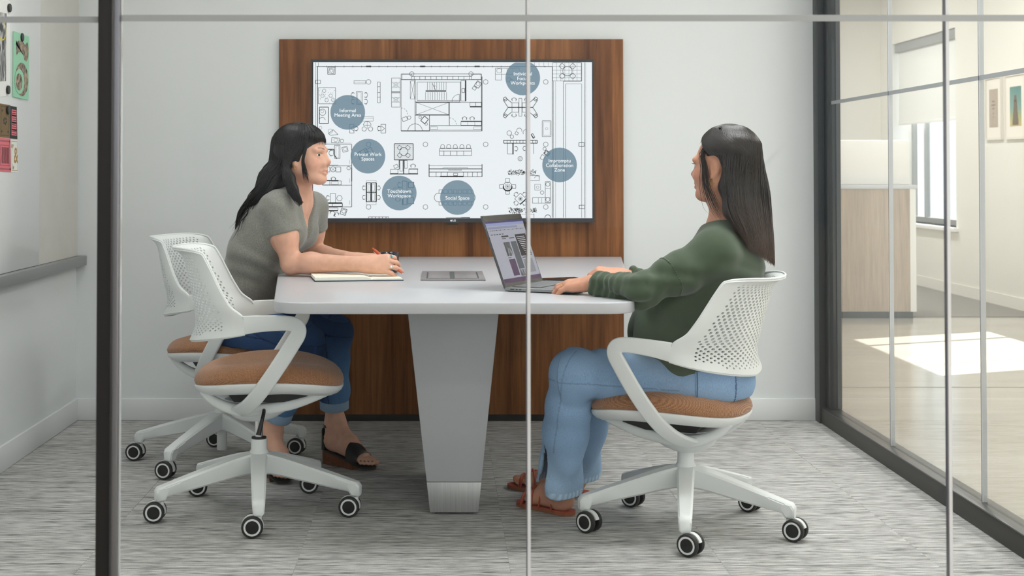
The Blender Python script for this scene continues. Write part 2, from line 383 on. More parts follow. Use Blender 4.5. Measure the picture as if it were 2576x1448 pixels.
struct(box('floor_hall_carpet', (XR+.081, 11.05, -.0008), (HX, HY, .004), mat('hall_carpet', (136, 131, 124), .95, bump=.3, bscale=200)))
struct(box('ceiling_hall', (XR+.05, YF-.1, HZ), (HX+.4, HY+.3, HZ+.1), M_ceil))
struct(box('wall_hall_end', (XR+.05, HY, 0), (HX+.4, HY+.12, HZ), M_cream))
struct(box('wall_hall_left', (XR-.02, YB+.12, 0), (XR+.08, HY, HZ), M_cream))
WZ0, WZ1 = .60, 2.40
w1 = (float(atx(2404, 300, HX)[1]), float(atx(2246, 300, HX)[1]))
wins = [(5.3, 7.1), (8.75, 10.58), w1]
wb_ = MB(); TH_W = .24
wb_.box((HX, YF-.1, 0), (HX+TH_W, HY+.1, WZ0)); wb_.box((HX, YF-.1, WZ1), (HX+TH_W, HY+.1, HZ))
y_ = YF-.1
for a, b_ in wins: wb_.box((HX, y_, WZ0), (HX+TH_W, a, WZ1)); y_ = b_
wb_.box((HX, y_, WZ0), (HX+TH_W, HY+.1, WZ1))
struct(wb_.obj('wall_hall_right', M_cream))
struct(box('baseboard_hall', (HX-.012, YF, 0), (HX, HY, .1), M_cream))
M_winf = mat('window_frame_grey', (150, 152, 152), .5)
M_rev = mat('window_reveal_white', (244, 244, 242), .8)
M_blind = m_veil('roller_blind_cloth', (246, 246, 244), .93, .9)
for k, (a, b_) in enumerate(wins):
    w = empty('window_%d' % (k+1), (HX+.2, (a+b_)/2, WZ0)); struct(w); bpy.context.view_layer.update()
    fm = MB(); x0, x1 = HX+.19, HX+.235
    fm.box((x0, a, WZ0), (x1, a+.05, WZ1)); fm.box((x0, b_-.05, WZ0), (x1, b_, WZ1)); fm.box((x0, a+.05, WZ0), (x1, b_-.05, WZ0+.05)); fm.box((x0, a+.05, WZ1-.05), (x1, b_-.05, WZ1))
    ch(fm.obj('window_frame', M_winf), w)
    ch(box('mullion', (x0, b_-.42, WZ0+.05), (x1, b_-.38, WZ1-.05), M_winf), w)
    ch(box('pane', (x0+.02, a+.05, WZ0+.05), (x0+.026, b_-.42, WZ1-.05), M_glass), w)
    ch(box('pane', (x0+.02, b_-.38, WZ0+.05), (x0+.026, b_-.05, WZ1-.05), M_glass), w)
    ch(box('reveal_jamb', (HX-.004, b_-.001, WZ0), (HX+.19, b_+.004, WZ1), M_rev), w)
    ch(box('window_sill', (HX-.05, a-.06, WZ0-.035), (HX+.19, b_+.06, WZ0), M_rev, bevel=.004), w)
    bl = empty('roller_blind', (HX+.05, (a+b_)/2, WZ1)); bpy.context.view_layer.update()
    tag(bl, ['white roller blind at the hall window nearest the glass meeting room', 'white roller blind at the hall window letting the sun patches onto the floor', 'white roller blind under a grey cassette at the hall window beside the framed prints'][k], 'blind')
    zb = [1.55, 1.55, 1.60][k]
    ch(box('cassette', (HX+.02, a+.01, WZ1-.09), (HX+.10, b_-.01, WZ1-.005), M_winf, bevel=.004), bl)
    ch(box('cloth', (HX+.055, a+.02, zb), (HX+.058, b_-.02, WZ1-.09), M_blind), bl)
    ch(box('bottom_bar', (HX+.048, a+.02, zb-.03), (HX+.066, b_-.02, zb), M_rev, bevel=.003), bl)
    ch(MB().tube([(HX+.05, a+.42, WZ1-.09), (HX+.05, a+.42, WZ0+.12)], .006, 6).obj('pull_chain', M_winf), bl)
# framed prints
M_fr = mat('print_frame', (228, 222, 212), .5); M_mount = mat('print_mount', (240, 234, 224), .9)
M_pr1 = mat('print_beige', (176, 160, 142), .9, var=.15, vscale=20)
M_pr2, nt, b = nodes('print_teal')
g = nt.nodes.new('ShaderNodeSeparateXYZ'); nt.links.new(mapped(nt, (1, 1, 1), 'Generated'), g.inputs[0])
nt.links.new(ramp(nt, g.outputs[2], [(0, lin(196, 176, 96)), (.3, lin(148, 160, 110)), (.45, lin(104, 150, 140)), (1, lin(44, 118, 112))]), b.inputs['Base Color'])
for k, (xa, xb, yt, yb2) in enumerate(((2477, 2518, 192, 352), (2526, 2580, 184, 350))):
    pa = atx(xa, 270, HX-.02); pb = atx(xb, 270, HX-.02); ya, yb_ = pb[1], pa[1]
    zt = atx((xa+xb)/2, yt, HX-.02)[2]; zb = atx((xa+xb)/2, yb2, HX-.02)[2]
    fr = empty('framed_print', (HX-.012, (ya+yb_)/2, zb)); bpy.context.view_layer.update()
    tag(fr, ['framed print of a small beige sketch on the cream hall wall', 'framed print of a brown tower under a teal sky on the cream hall wall'][k], 'picture', 'framed prints on the hall wall')
    f_ = MB(); t = .018
    f_.box((HX-.024, ya, zb), (HX-.001, ya+t, zt)); f_.box((HX-.024, yb_-t, zb), (HX-.001, yb_, zt)); f_.box((HX-.024, ya+t, zb), (HX-.001, yb_-t, zb+t)); f_.box((HX-.024, ya+t, zt-t), (HX-.001, yb_-t, zt))
    ch(f_.obj('frame', M_fr), fr)
    ch(box('mount', (HX-.012, ya+t, zb+t), (HX-.002, yb_-t, zt-t), M_mount), fr)
    w_, h_ = yb_-ya, zt-zb
    pr = ch(box('print', (HX-.014, ya+w_*.24, zb+h_*.2), (HX-.0125, yb_-w_*.24, zt-h_*.2), M_pr1 if k == 0 else M_pr2), fr)
    mm_ = MB(); yc = (ya+yb_)/2; zc = (zb+zt)/2
    if k == 0:
        for dz, ww in ((.05, .028), (.02, .04), (-.01, .02), (-.05, .008), (-.08, .008)): mm_.box((HX-.0147, yc-ww, zc+dz), (HX-.0142, yc+ww, zc+dz+.012))
        tag(ch(mm_.obj('sketch', mat('sketch_ink', (120, 104, 90), .9)), fr), kind='stuff')
    else:
        for dz, ww in ((-.15, .06), (-.10, .05), (-.05, .04), (0, .032), (.04, .022)): mm_.box((HX-.0147, yc-ww, zc+dz), (HX-.0142, yc+ww, zc+dz+.05))
        ch(mm_.obj('tower', mat('tower_brown', (104, 84, 58), .9)), fr)
# storage cabinet with a white box on it
p0 = atz(2100, 800, 0); CYN = float(p0[1]); cx0 = XR+.12; cx1 = float(at(2305, 700, CYN)[0]); cz = float(at(2200, 465, CYN)[2])
cb = empty('storage_cabinet', ((cx0+cx1)/2, CYN+.25, 0)); bpy.context.view_layer.update()
tag(cb, 'pale wood storage cabinet with white edge trim standing in the hall', 'cabinet')
ch(box('plinth', (cx0+.02, CYN+.02, 0), (cx1-.02, CYN+.5, .05), M_framed), cb)
ch(box('wood_panel', (cx0, CYN, .05), (cx1-.045, CYN+.5, cz-.03), M_palew), cb)
ch(box('edge_trim', (cx1-.045, CYN-.004, .05), (cx1, CYN+.504, cz-.03), M_rev), cb)
ch(box('worktop', (cx0-.01, CYN-.01, cz-.03), (cx1+.01, CYN+.51, cz), mat('worktop_grey', (206, 208, 212), .5), bevel=.003), cb)
zt = float(at(2200, 352, CYN+.1)[2])
bx = tag(box('document_box', (cx0+.05, CYN+.08, cz+.0005), (float(at(2289, 400, CYN+.08)[0]), CYN+.42, zt), mat('box_white', (244, 242, 238), .7), bevel=.01), 'large plain white box standing on the pale wood storage cabinet', 'box')
# unseen ceiling lamps added to brighten the hall
for k, y in enumerate((5.0, 8.0, 11.0, 13.6)):
    r = empty('added_ceiling_light', (3.2, y, HZ)); tag(r, 'long white light added out of view to brighten the hall beyond the glass', 'ceiling light', 'added lights of the hall')
    MB().box((-.08, -.6, -.03), (.08, .6, -.001)).obj('frame', M_base, r)
    MB().box((-.07, -.59, -.034), (.07, .59, -.0305)).obj('diffuser', M_lum, r)
    area('hall_fill_light', (3.2, y, HZ-.04), .14, 1.16, 36, (1, .995, .985))

for k, x in enumerate((-2.2, 0.2, 2.6)):  # unseen office lamps added as frontal fill through the glass
    r = empty('added_ceiling_light', (x, .4, 2.95)); tag(r, 'long white light added as frontal fill in the office before the glass', 'ceiling light', 'added lights of the office')
    MB().box((-.6, -.08, -.03), (.6, .08, -.001)).obj('frame', M_base, r)
    MB().box((-.59, -.07, -.034), (.59, .07, -.0305)).obj('diffuser', M_lum, r)
    area('office_fill_light', (x, .4, 2.91), 1.16, .14, (6, 8, 14)[k], (1, .985, .96))
# ------------------------------------------------------------------ whiteboard and posters on the left wall
bx0 = XL+.018
yb_edge = float(atx(100, 400, bx0)[1]); yt_edge = float(atx(197, 400, XL+.014)[1])
ztr0 = float(atx(190, 671, XL+.03)[2]); ztr1 = float(atx(197, 645, XL+.03)[2])
wbd = empty('whiteboard', (XL, 4.6, ztr1)); bpy.context.view_layer.update()
tag(wbd, 'large glossy white glass marker board hung on the left wall', 'whiteboard')
ch(box('board', (XL+.003, 3.6, ztr1+.001), (bx0, yb_edge, 2.35), M_wb, bevel=.002), wbd)
tp = tag(box('tack_panel', (XL+.001, yb_edge+.004, ztr1+.001), (XL+.014, yt_edge, 2.35), M_tack_m), 'pale grey fabric pinboard panel beside the white marker board', 'pinboard')
tag(box('marker_tray', (XL+.001, 3.6, ztr0), (XL+.05, yt_edge+.02, ztr1), M_tray, bevel=.003), 'long grey aluminium marker tray under the white board', 'tray')
PX = bx0+.0008
def onb(px, py): p = atx(px, py, PX); return p[1], p[2]
def sheet(name, c, m, parent=None, t=.0012, x=PX):
    """thin sheet from pixel corners on the board plane"""
    poly = [onb(*q) for q in c]
    o = MB().prism(poly, lambda a, b_, d: (x+d, a, b_), 0, t).obj(name, m)
    return ch(o, parent) if parent else o
def P3(px, py, d): y, z = onb(px, py); return (PX+d, y, z)
M_mag = mat('magnet_black', (18, 17, 17), .4)
def magnet(px, py, lab):
    y, z = onb(px, py); Mx = Matrix.Translation((PX+.0022, y, z)) @ Matrix.Rotation(math.pi/2, 4, 'Y')
    r = MB().lathe([(.0, 0), (.0155, 0), (.0165, .002), (.0165, .006), (.015, .0078), (0, .008)], 24, Mx, cap=False)
    tag(r.obj('magnet', M_mag, smooth=True, auto=35, merge=1e-5), lab, 'magnet', 'round black magnets on the board')
M_paper = mat('paper_white', (232, 232, 230), .8)
def disc(name, cx_, cz_, ry, rz_, m, parent, d, n=40, inner=0):
    b_ = MB()
    o = [(PX+d, cx_+ry*math.cos(a), cz_+rz_*math.sin(a)) for a in np.linspace(0, 2*math.pi, n, endpoint=False)]
    if inner:
        i_ = [(PX+d, cx_+inner*ry*math.cos(a), cz_+inner*rz_*math.sin(a)) for a in np.linspace(0, 2*math.pi, n, endpoint=False)]
        b_.add(o+i_, [(k, (k+1) % n, n+(k+1) % n, n+k) for k in range(n)])
    else: b_.add(o, [tuple(range(n))])
    return ch(b_.obj(name, m), parent)
# photo print poster (cropped by the frame)
M_bw, nt, b = nodes('abstract_mono_print')
nn = noise(nt, mapped(nt, (9, 9, 3)), 3, 5, .7, 1.5)
nt.links.new(ramp(nt, nn, [(.35, lin(20, 20, 20)), (.5, lin(130, 130, 130)), (.66, lin(235, 235, 233))]), b.inputs['Base Color']); b.inputs['Roughness'].default_value = .6
r = empty('photo_poster', P3(0, 240, 0)); bpy.context.view_layer.update(); tag(r, 'white bordered black and white poster pinned at the edge of the board', 'poster')
sheet('sheet', [(-60, -22), (25, 2), (24, 241), (-60, 248)], M_paper, r)
sheet('mono_print', [(-50, 20), (16, 34), (14, 204), (-50, 207)], M_bw, r, .0004, PX+.0013)
y, z = onb(4, 76); disc('yellow_ring', y, z, .05, .038, mat('yellow_ring', (212, 190, 40), .6), r, .002, inner=.86)
disc('black_dot', onb(2, 70)[0], onb(2, 70)[1], .022, .014, M_mag, r, .0021)
# green numeral poster
r = empty('numeral_poster', P3(52, 250, 0)); bpy.context.view_layer.update(); tag(r, 'mint green poster with a large brown numeral under one magnet', 'poster')
M_mint = mat('mint_print', (150, 205, 172), .7); M_brown, nt, b = nodes('brown_print')
nn = noise(nt, mapped(nt, (40, 40, 40)), 1.2, 3, .6)
nt.links.new(ramp(nt, nn, [(.36, lin(52, 45, 36)), (.46, lin(120, 105, 86)), (.6, lin(168, 150, 128))]), b.inputs['Base Color'])
sheet('sheet', [(33, 78), (71, 92), (69.5, 252), (31.5, 243)], M_mint, r, .004)
yA, zA = onb(33, 78); yB, zB = onb(71, 252)
def g5(u, v_): return (PX+.0046, yA+(yB-yA)*u, zA+(zB-zA)*v_)
def poly5(name, pts, m): ch(MB().add([g5(*q) for q in pts], [tuple(range(len(pts)))]).obj(name, m), r)
circ = lambda cx_, cy_, rx, ry, a0, a1, n=28: [(cx_+rx*math.cos(a), cy_+ry*math.sin(a)) for a in np.linspace(a0, a1, n)]
poly5('numeral_bowl', circ(.5, .70, .42, .255, 0, 2*math.pi, 40)[:-1], M_brown)
poly5('numeral_flag', [(.12, .13)]+circ(.42, .20, .30, .085, math.pi, 1.85*math.pi, 12)+[(.86, .10), (.93, .2), (.9, .34), (.8, .41), (.66, .4), (.6, .33), (.45, .29), (.26, .3), (.15, .36)], M_brown)
def shift5(pts, d): return [(PX+.0052, yA+(yB-yA)*u, zA+(zB-zA)*v_) for u, v_ in pts]
n_ = 30; oc = shift5(circ(.34, .74, .30, .19, 0, 2*math.pi, n_+1)[:-1], 0); ic = shift5(circ(.31, .75, .21, .13, 0, 2*math.pi, n_+1)[:-1], 0)
ch(MB().add(oc+ic, [(k, (k+1) % n_, n_+(k+1) % n_, n_+k) for k in range(n_)]).obj('numeral_curl', M_mint), r)
# four pattern cards
M_gold = mat('card_gold', (122, 98, 62), .7); M_pink = mat('card_pink', (222, 112, 122), .7); M_rose = mat('card_rose', (168, 92, 100), .7); M_cardw = mat('card_white', (228, 227, 220), .8); M_ink = mat('card_ink', (34, 28, 28), .7); M_goldink = mat('gold_ink', (166, 128, 60), .6)
def pcard(lab, cs):
    y, z = onb((cs[0][0]+cs[1][0])/2, (cs[2][1]+cs[3][1])/2)
    q = empty('pattern_card', (PX, y, z)); bpy.context.view_layer.update(); tag(q, lab, 'card', 'pattern cards on the board'); return q
def bil(cs, u, v_):
    a = np.array(cs[0])*(1-u)+np.array(cs[1])*u; b_ = np.array(cs[3])*(1-u)+np.array(cs[2])*u; return tuple(a*(1-v_)+b_*v_)
def rect_on(name, cs, u0, v0, u1, v1, m, q, d=.0016): sheet(name, [bil(cs, u0, v0), bil(cs, u1, v0), bil(cs, u1, v1), bil(cs, u0, v1)], m, q, .0002, PX+d)
def frame_on(name, cs, u0, v0, u1, v1, t, m, q, d=.0016):
    mb = MB()
    for a in ((u0, v0, u1, v0+t), (u0, v1-t, u1, v1), (u0, v0, u0+t*1.5, v1), (u1-t*1.5, v0, u1, v1)):
        mb.add([P3(*bil(cs, a[i], a[j]), d) for i, j in ((0, 1), (2, 1), (2, 3), (0, 3))], [(0, 1, 2, 3)])
    ch(mb.obj(name, m), q)
cs = [(0, 260), (25, 264.5), (24, 347), (-2, 345)]; q = pcard('gold brown card with a small black flower print', cs); sheet('sheet', cs, M_gold, q)
frame_on('border', cs, .1, .06, .9, .94, .012, M_ink, q)
mb = MB()
for k in range(6):
    a = k*math.pi/3+.3; c0 = np.array([.5, .5]); dd = np.array([math.cos(a)*.2, math.sin(a)*.13]); ee = np.array([-math.sin(a)*.07, math.cos(a)*.045])
    mb.add([P3(*bil(cs, *(c0+w_)), .0017) for w_ in (dd*.25, dd*.7+ee, dd, dd*.7-ee)], [(0, 1, 2, 3)])
for u, v_ in ((.2, .2), (.8, .82), (.2, .82), (.8, .2)):
    mb.add([P3(*bil(cs, u+a*.06, v_+b_*.04), .0017) for a, b_ in ((0, -1), (1, 0), (0, 1), (-1, 0))], [(0, 1, 2, 3)])
tag(ch(mb.obj('flower', M_ink), q), kind='stuff')
cs = [(25.6, 266), (41.5, 269), (43, 350), (24.6, 347.5)]; q = pcard('black card with pink fretwork print beside the gold card', cs); sheet('sheet', cs, M_ink, q)
rect_on('pink_field', cs, .18, .1, .88, .9, M_pink, q)
mb = MB()
for v_ in np.linspace(.14, .84, 11):
    mb.add([P3(*bil(cs, a, b_), .0019) for a, b_ in ((.25, v_), (.82, v_), (.82, v_+.022), (.25, v_+.022))], [(0, 1, 2, 3)])
for v_ in (.26, .48, .7):
    mb.add([P3(*bil(cs, a, b_), .0019) for a, b_ in ((.2, v_), (.86, v_), (.86, v_+.05), (.2, v_+.05))], [(0, 1, 2, 3)])
ch(mb.obj('fretwork', M_ink), q)
cs = [(-4, 346), (25.5, 348.6), (27, 433), (-4, 431)]; q = pcard('pink card with a black ribbed column print', cs); sheet('sheet', cs, M_pink, q)
frame_on('border', cs, .0, .06, .97, .94, .05, M_rose, q); frame_on('inner_border', cs, .12, .2, .86, .82, .02, M_rose, q)
mb = MB()
for k in range(7):
    u0 = .25+k*.09
    for s in range(8):
        v0 = .27+s*.06; du = .012*math.sin(s*.9)
        mb.add([P3(*bil(cs, u0+du+a, v0+b_), .0018) for a, b_ in ((0, 0), (.04, 0), (.04, .061), (0, .061))], [(0, 1, 2, 3)])
ch(mb.obj('ribs', M_ink), q)
cs = [(25.8, 350), (43.5, 352), (45, 433), (27.2, 433)]; q = pcard('white card with a gold ampersand', cs); sheet('sheet', cs, M_cardw, q)
frame_on('border', cs, .08, .05, .94, .95, .012, M_goldink, q)
y0, z0 = onb(*bil(cs, .70, .5))
ch(text('ampersand', '&', lambda x, y: (PX+.0018, y0+x, z0+y), .085, M_goldink, bold=.001), q)
for u, v_, s in ((.25, .18, 'ay'), (.3, .84, 'le')):
    y1, z1 = onb(*bil(cs, u, v_)); ch(text('small_letters', s, lambda x, y: (PX+.0018, y1+x, z1+y), .03, M_goldink), q)
magnet(52, 94, 'round black magnet holding the mint green numeral poster'); magnet(17, 277, 'round black magnet holding the gold brown pattern card')
magnet(20.5, 20, 'round black magnet on the black and white poster border'); magnet(17, 226, 'round black magnet on the black and white poster border')

# ------------------------------------------------------------------ media wall panel and display
PY = float(atz(1134, 1058, 0)[1]); PY = min(PY, YB-.03)
pxl, pxr = float(at(701, 600, PY)[0]), float(at(1568.5, 600, PY)[0]); pzt = float(at(1134, 98.5, PY)[2])
mp = empty('media_panel', ((pxl+pxr)/2, PY, 0)); bpy.context.view_layer.update()
tag(mp, 'tall walnut veneer wall panel standing behind the table carrying the display', 'panel')
ch(box('veneer_board', (pxl, PY, .03), (pxr, YB-.013, pzt), M_walnut, bevel=.002), mp)
ch(box('toe_kick', (pxl+.01, PY+.004, 0), (pxr-.01, YB-.0135, .0295), M_dark), mp)
ch(box('metal_edge', (pxl-.0015, PY+.003, .03), (pxl-.0002, YB-.013, pzt), M_tray), mp); ch(box('metal_edge', (pxr+.0002, PY+.003, .03), (pxr+.0015, YB-.013, pzt), M_tray), mp)
TY = PY-.045
K6 = 890/2432
def S6(cx_, cy_, d=0):   # picture-of-screen coordinates -> point on the screen plane
    p = at(690+cx_*K6, 90+cy_*K6, TY); return (p[0], TY-d, p[2])
tv = empty('wall_display', S6(1224, 1282)); bpy.context.view_layer.update()
tag(tv, 'large flat wall display showing a floor plan with round blue labels', 'display')
def sx(v_): return S6(v_, 700)[0]
def sz(v_): return S6(1224, v_)[2]
M_bez = mat('display_bezel', (60, 62, 66), .35, .4)
f_ = MB(); x0, x1, z0, z1 = sx(250), sx(2199), sz(1282), sz(163); i0, i1, j0, j1 = sx(262), sx(2188), sz(1253), sz(182)
f_.box((x0, TY-.006, z0), (i0, PY-.0005, z1)); f_.box((i1, TY-.006, z0), (x1, PY-.0005, z1)); f_.box((i0, TY-.006, z0), (i1, PY-.0005, j0)); f_.box((i0, TY-.006, j1), (i1, PY-.0005, z1))
ch(f_.obj('bezel', M_bez), tv)
ch(box('black_border', (i0, TY, j0), (i1, TY+.02, j1), M_dark), tv)
SCR = ch(box('screen', (sx(267), TY-.0006, sz(1253)), (sx(2185), TY-.0002, sz(182)), m_emit('screen_white', (235, 239, 243), 1.0)), tv)
ch(box('sensor_pod', (sx(1184), TY-.008, sz(1296)), (sx(1268), TY+.02, sz(1281)), M_dark, bevel=.002), tv)
M_logo = mat('logo_silver', (215, 215, 218), .4, emit=(200, 200, 204), estr=.3)
lx, lz = S6(1236, 1269)[0], S6(1236, 1269)[2]
t_ = ch(text('logo_letters', 'LG', lambda x, y: (lx+x, TY-.0068, lz+y), .0125, M_logo, bold=.0003), tv)
cxl, czl = S6(1216, 1269)[0], lz
ring = [(cxl+.0042*math.cos(a), TY-.0068, czl+.0042*math.sin(a)) for a in np.linspace(0, 2*math.pi, 24, endpoint=False)]
ch(MB().add(ring, [tuple(range(24))]).obj('logo_disc', M_logo), tv)
# the drawing: strokes
class Draw:
    def __init__(s, d): s.mb = MB(); s.d = d
    def L(s, x1, y1, x2, y2, w=3):
        dx, dy = x2-x1, y2-y1; n_ = math.hypot(dx, dy) or 1; ax, ay = -dy/n_*w/2, dx/n_*w/2
        s.mb.add([S6(x1+ax, y1+ay, s.d), S6(x2+ax, y2+ay, s.d), S6(x2-ax, y2-ay, s.d), S6(x1-ax, y1-ay, s.d)], [(0, 1, 2, 3)])
    def PL(s, pts, w=3, close=False):
        pts = list(pts)+([pts[0]] if close else [])
        for a, b_ in zip(pts, pts[1:]): s.L(*a, *b_, w)
    def R(s, x0, y0, x1, y1, w=3): s.PL([(x0, y0), (x1, y0), (x1, y1), (x0, y1)], w, True)
    def F(s, x0, y0, x1, y1): s.mb.add([S6(x0, y0, s.d), S6(x1, y0, s.d), S6(x1, y1, s.d), S6(x0, y1, s.d)], [(0, 1, 2, 3)])
    def C(s, x, y, r, w=3, a0=0, a1=360, n=24, ry=None):
        s.PL([(x+r*math.cos(math.radians(a)), y+(ry or r)*math.sin(math.radians(a))) for a in np.linspace(a0, a1, n)], w)
    def RR(s, x, y, w_, h_, ang, w=3):
        c_, s_ = math.cos(math.radians(ang)), math.sin(math.radians(ang))
        s.PL([(x+c_*a-s_*b_, y+s_*a+c_*b_) for a, b_ in ((-w_/2, -h_/2), (w_/2, -h_/2), (w_/2, h_/2), (-w_/2, h_/2))], w, True)
    def chair(s, x, y, r=15, ang=0, w=3):     # open side towards ang
        s.C(x, y, r, w, ang+50, ang+310, 14); c_, s_ = math.cos(math.radians(ang)), math.sin(math.radians(ang))
        for q in (-1, 1): s.L(x+c_*r*.2-s_*q*r*1.1, y+s_*r*.2+c_*q*r*1.1, x-c_*r*.7-s_*q*r*1.1, y-s_*r*.7+c_*q*r*1.1, w)
D = Draw(.0009); G = Draw(.0009)
D.L(290, 211, 1910, 211, 4); G.L(303, 184, 303, 214, 3); G.L(285, 184, 285, 640, 3); D.L(297, 211, 297, 640, 5)
for x in range(360, 1900, 60): D.L(x, 205, x, 218, 2.5)
for x in (648, 1020, 1395): G.F(x-18, 205, x+18, 216)
D.R(368, 216, 418, 265, 4); D.RR(393, 242, 32, 32, 8, 3); D.C(393, 240, 10, 2)
D.R(548, 308, 628, 330, 2.5); G.L(548, 319, 628, 319, 2)
for x, y in ((648, 317), (1453, 317), (1866, 317), (1039, 746), (1453, 746), (1866, 746), (1039, 1176), (1453, 1176), (1866, 1176), (648, 746), (648, 1176)): D.C(x, y, 16, 3)
D.R(710, 318, 728, 460, 3); D.L(710, 350, 728, 350); D.L(710, 390, 728, 390); D.L(710, 422, 728, 422)
D.R(282, 305, 318, 328, 3); D.R(303, 356, 421, 467, 3)
for _ in range(46): x, y = random.uniform(310, 415), random.uniform(362, 460); G.F(x, y, x+3, y+3)
for x, y in ((343, 378), (332, 412), (388, 412), (404, 440), (360, 442)): G.C(x, y, 12, 2.5)
D.R(310, 490, 372, 602, 5); D.C(332, 525, 22, 3); D.C(330, 580, 20, 3, 180, 360); D.C(330, 520, 10, 2)
D.R(565, 382, 605, 472, 3); G.R(573, 388, 597, 466, 2)
for y in (407, 452): D.chair(543, y, 15, 0, 3); D.chair(627, y, 15, 180, 3)
G.R(602, 555, 680, 586, 2.5); G.L(602, 566, 680, 566, 2); D.C(639, 614, 26, 3, 180, 360); D.C(618, 640, 15, 3); D.C(662, 640, 15, 3); D.L(612, 614, 666, 614, 3); D.L(639, 590, 639, 640, 2)
D.R(518, 608, 548, 668, 3); D.chair(562, 637, 14, 180); D.R(733, 608, 766, 668, 3); D.chair(722, 637, 14, 0); D.L(548, 620, 525, 637); D.L(525, 637, 548, 655); D.L(737, 620, 758, 637); D.L(758, 637, 737, 655)
D.R(806, 290, 866, 490, 3); D.L(806, 383, 866, 383, 4); D.L(806, 391, 866, 391, 4); G.L(806, 320, 866, 320, 2); G.L(806, 356, 866, 356, 2); G.L(806, 425, 866, 425, 2); G.L(806, 456, 866, 456, 2)
for y in (338, 440): G.L(814, y-14, 858, y+14, 2); G.L(814, y+14, 858, y-14, 2); G.C(836, y, 14, 2)
# core
D.R(872, 262, 1424, 655, 3); D.L(872, 301, 1424, 301, 4); D.L(945, 278, 1355, 278, 4); D.R(878, 264, 945, 300, 3); D.R(1355, 264, 1422, 300, 3); D.C(945, 262, 15, 3); D.C(1352, 262, 15, 3)
for x in range(962, 1356, 38): D.L(x, 278, x, 300, 3)
D.L(968, 301, 968, 655, 4); D.R(935, 310, 966, 434, 2.5); D.L(935, 310, 966, 434, 2); D.L(966, 310, 935, 434, 2)
D.R(982, 318, 1279, 444, 3); D.L(968, 455, 1280, 455, 4)
for k in range(9): D.L(1053+k*16, 320, 1053+k*16, 372, 2.5)
for k in range(10): D.L(1040+k*16, 388, 1040+k*16, 440, 2.5)
G.F(1040, 374, 1182, 386); D.L(1085, 325, 1110, 375, 3); D.L(1110, 345, 1098, 345, 3)
D.R(975, 458, 1200, 542, 3); D.L(975, 458, 1200, 542, 2); D.L(975, 542, 1200, 458, 2); D.L(968, 545, 1203, 545, 4); D.L(1203, 455, 1203, 615, 4)
D.L(1205, 457, 1426, 457, 3); D.R(1283, 308, 1312, 448, 3); D.F(1312, 305, 1320, 450); D.R(1290, 362, 1308, 390, 3)
D.C(1272, 452, 50, 2.5, 180, 270, 12); D.L(1272, 402, 1272, 452, 3)
D.RR(1400, 335, 34, 40, 35, 4); D.RR(1375, 360, 24, 20, 35, 3); D.C(1400, 330, 12, 2)
D.R(1345, 458, 1425, 484, 3); D.F(1345, 484, 1425, 492); D.L(1384, 458, 1384, 484, 3)
D.F(1283, 584, 1425, 590); D.R(1283, 590, 1425, 615, 3)
for x in (1330, 1378): D.L(x, 590, x, 615, 2)
for x in (1308, 1360): D.chair(x, 570, 14, 90)
D.L(1070, 618, 1424, 618, 4); G.L(1070, 648, 1424, 648, 3); D.R(1072, 625, 1122, 643, 2); D.R(1370, 625, 1424, 643, 2)
D.L(1067, 545, 1067, 655, 4); D.C(968, 655, 50, 3, 180, 360, 20); D.F(872, 650, 1066, 656); D.RR(897, 572, 34, 26, -20, 3); D.C(927, 562, 12, 3); D.RR(1033, 578, 36, 40, 40, 5); D.C(1003, 560, 9, 3); D.C(1044, 606, 9, 3)
for a in range(0, 50, 14): D.C(1205, 610, 46, 2.5, -90+a*1.8, -90+a*1.8+14, 4)
for a in range(0, 50, 14): D.C(872, 540, 44, 2.5, -90+a*1.8, -90+a*1.8+14, 4)
D.F(1426, 280, 1430, 655)
# right edge: terrace and walls
D.R(1913, 184, 2110, 310, 2)
for k in range(1, 7): G.L(1913+k*28, 184, 1913+k*28, 310, 2)
for k in range(1, 5): G.L(1913, 184+k*26, 2110, 184+k*26, 2)
E_ = Draw(.00105)
for a in range(45, 360, 90): D.RR(2015+52*math.cos(math.radians(a)), 243+48*math.sin(math.radians(a)), 30, 30, 45, 3)
D.C(2015, 243, 32, 3)
G.L(1788, 184, 1788, 210, 2)
for x in range(1788, 1913, 32): G.L(x, 184, x, 210, 2)
D.L(1911, 211, 1911, 1250, 4); G.L(1919, 310, 1919, 1250, 3); D.L(1988, 312, 1988, 1250, 3); D.L(2003, 330, 2003, 1250, 3); G.L(1934, 312, 1934, 1250, 2); D.L(1988, 312, 2113, 312, 3); D.L(2003, 330, 2113, 330, 2)
G.L(2113, 330, 2113, 1250, 3); D.L(2132, 184, 2132, 1250, 3); G.L(2140, 184, 2140, 1250, 2)
D.R(2094, 733, 2130, 760, 4); D.R(2096, 1164, 2132, 1188, 4); D.L(2113, 184, 2113, 312, 3)
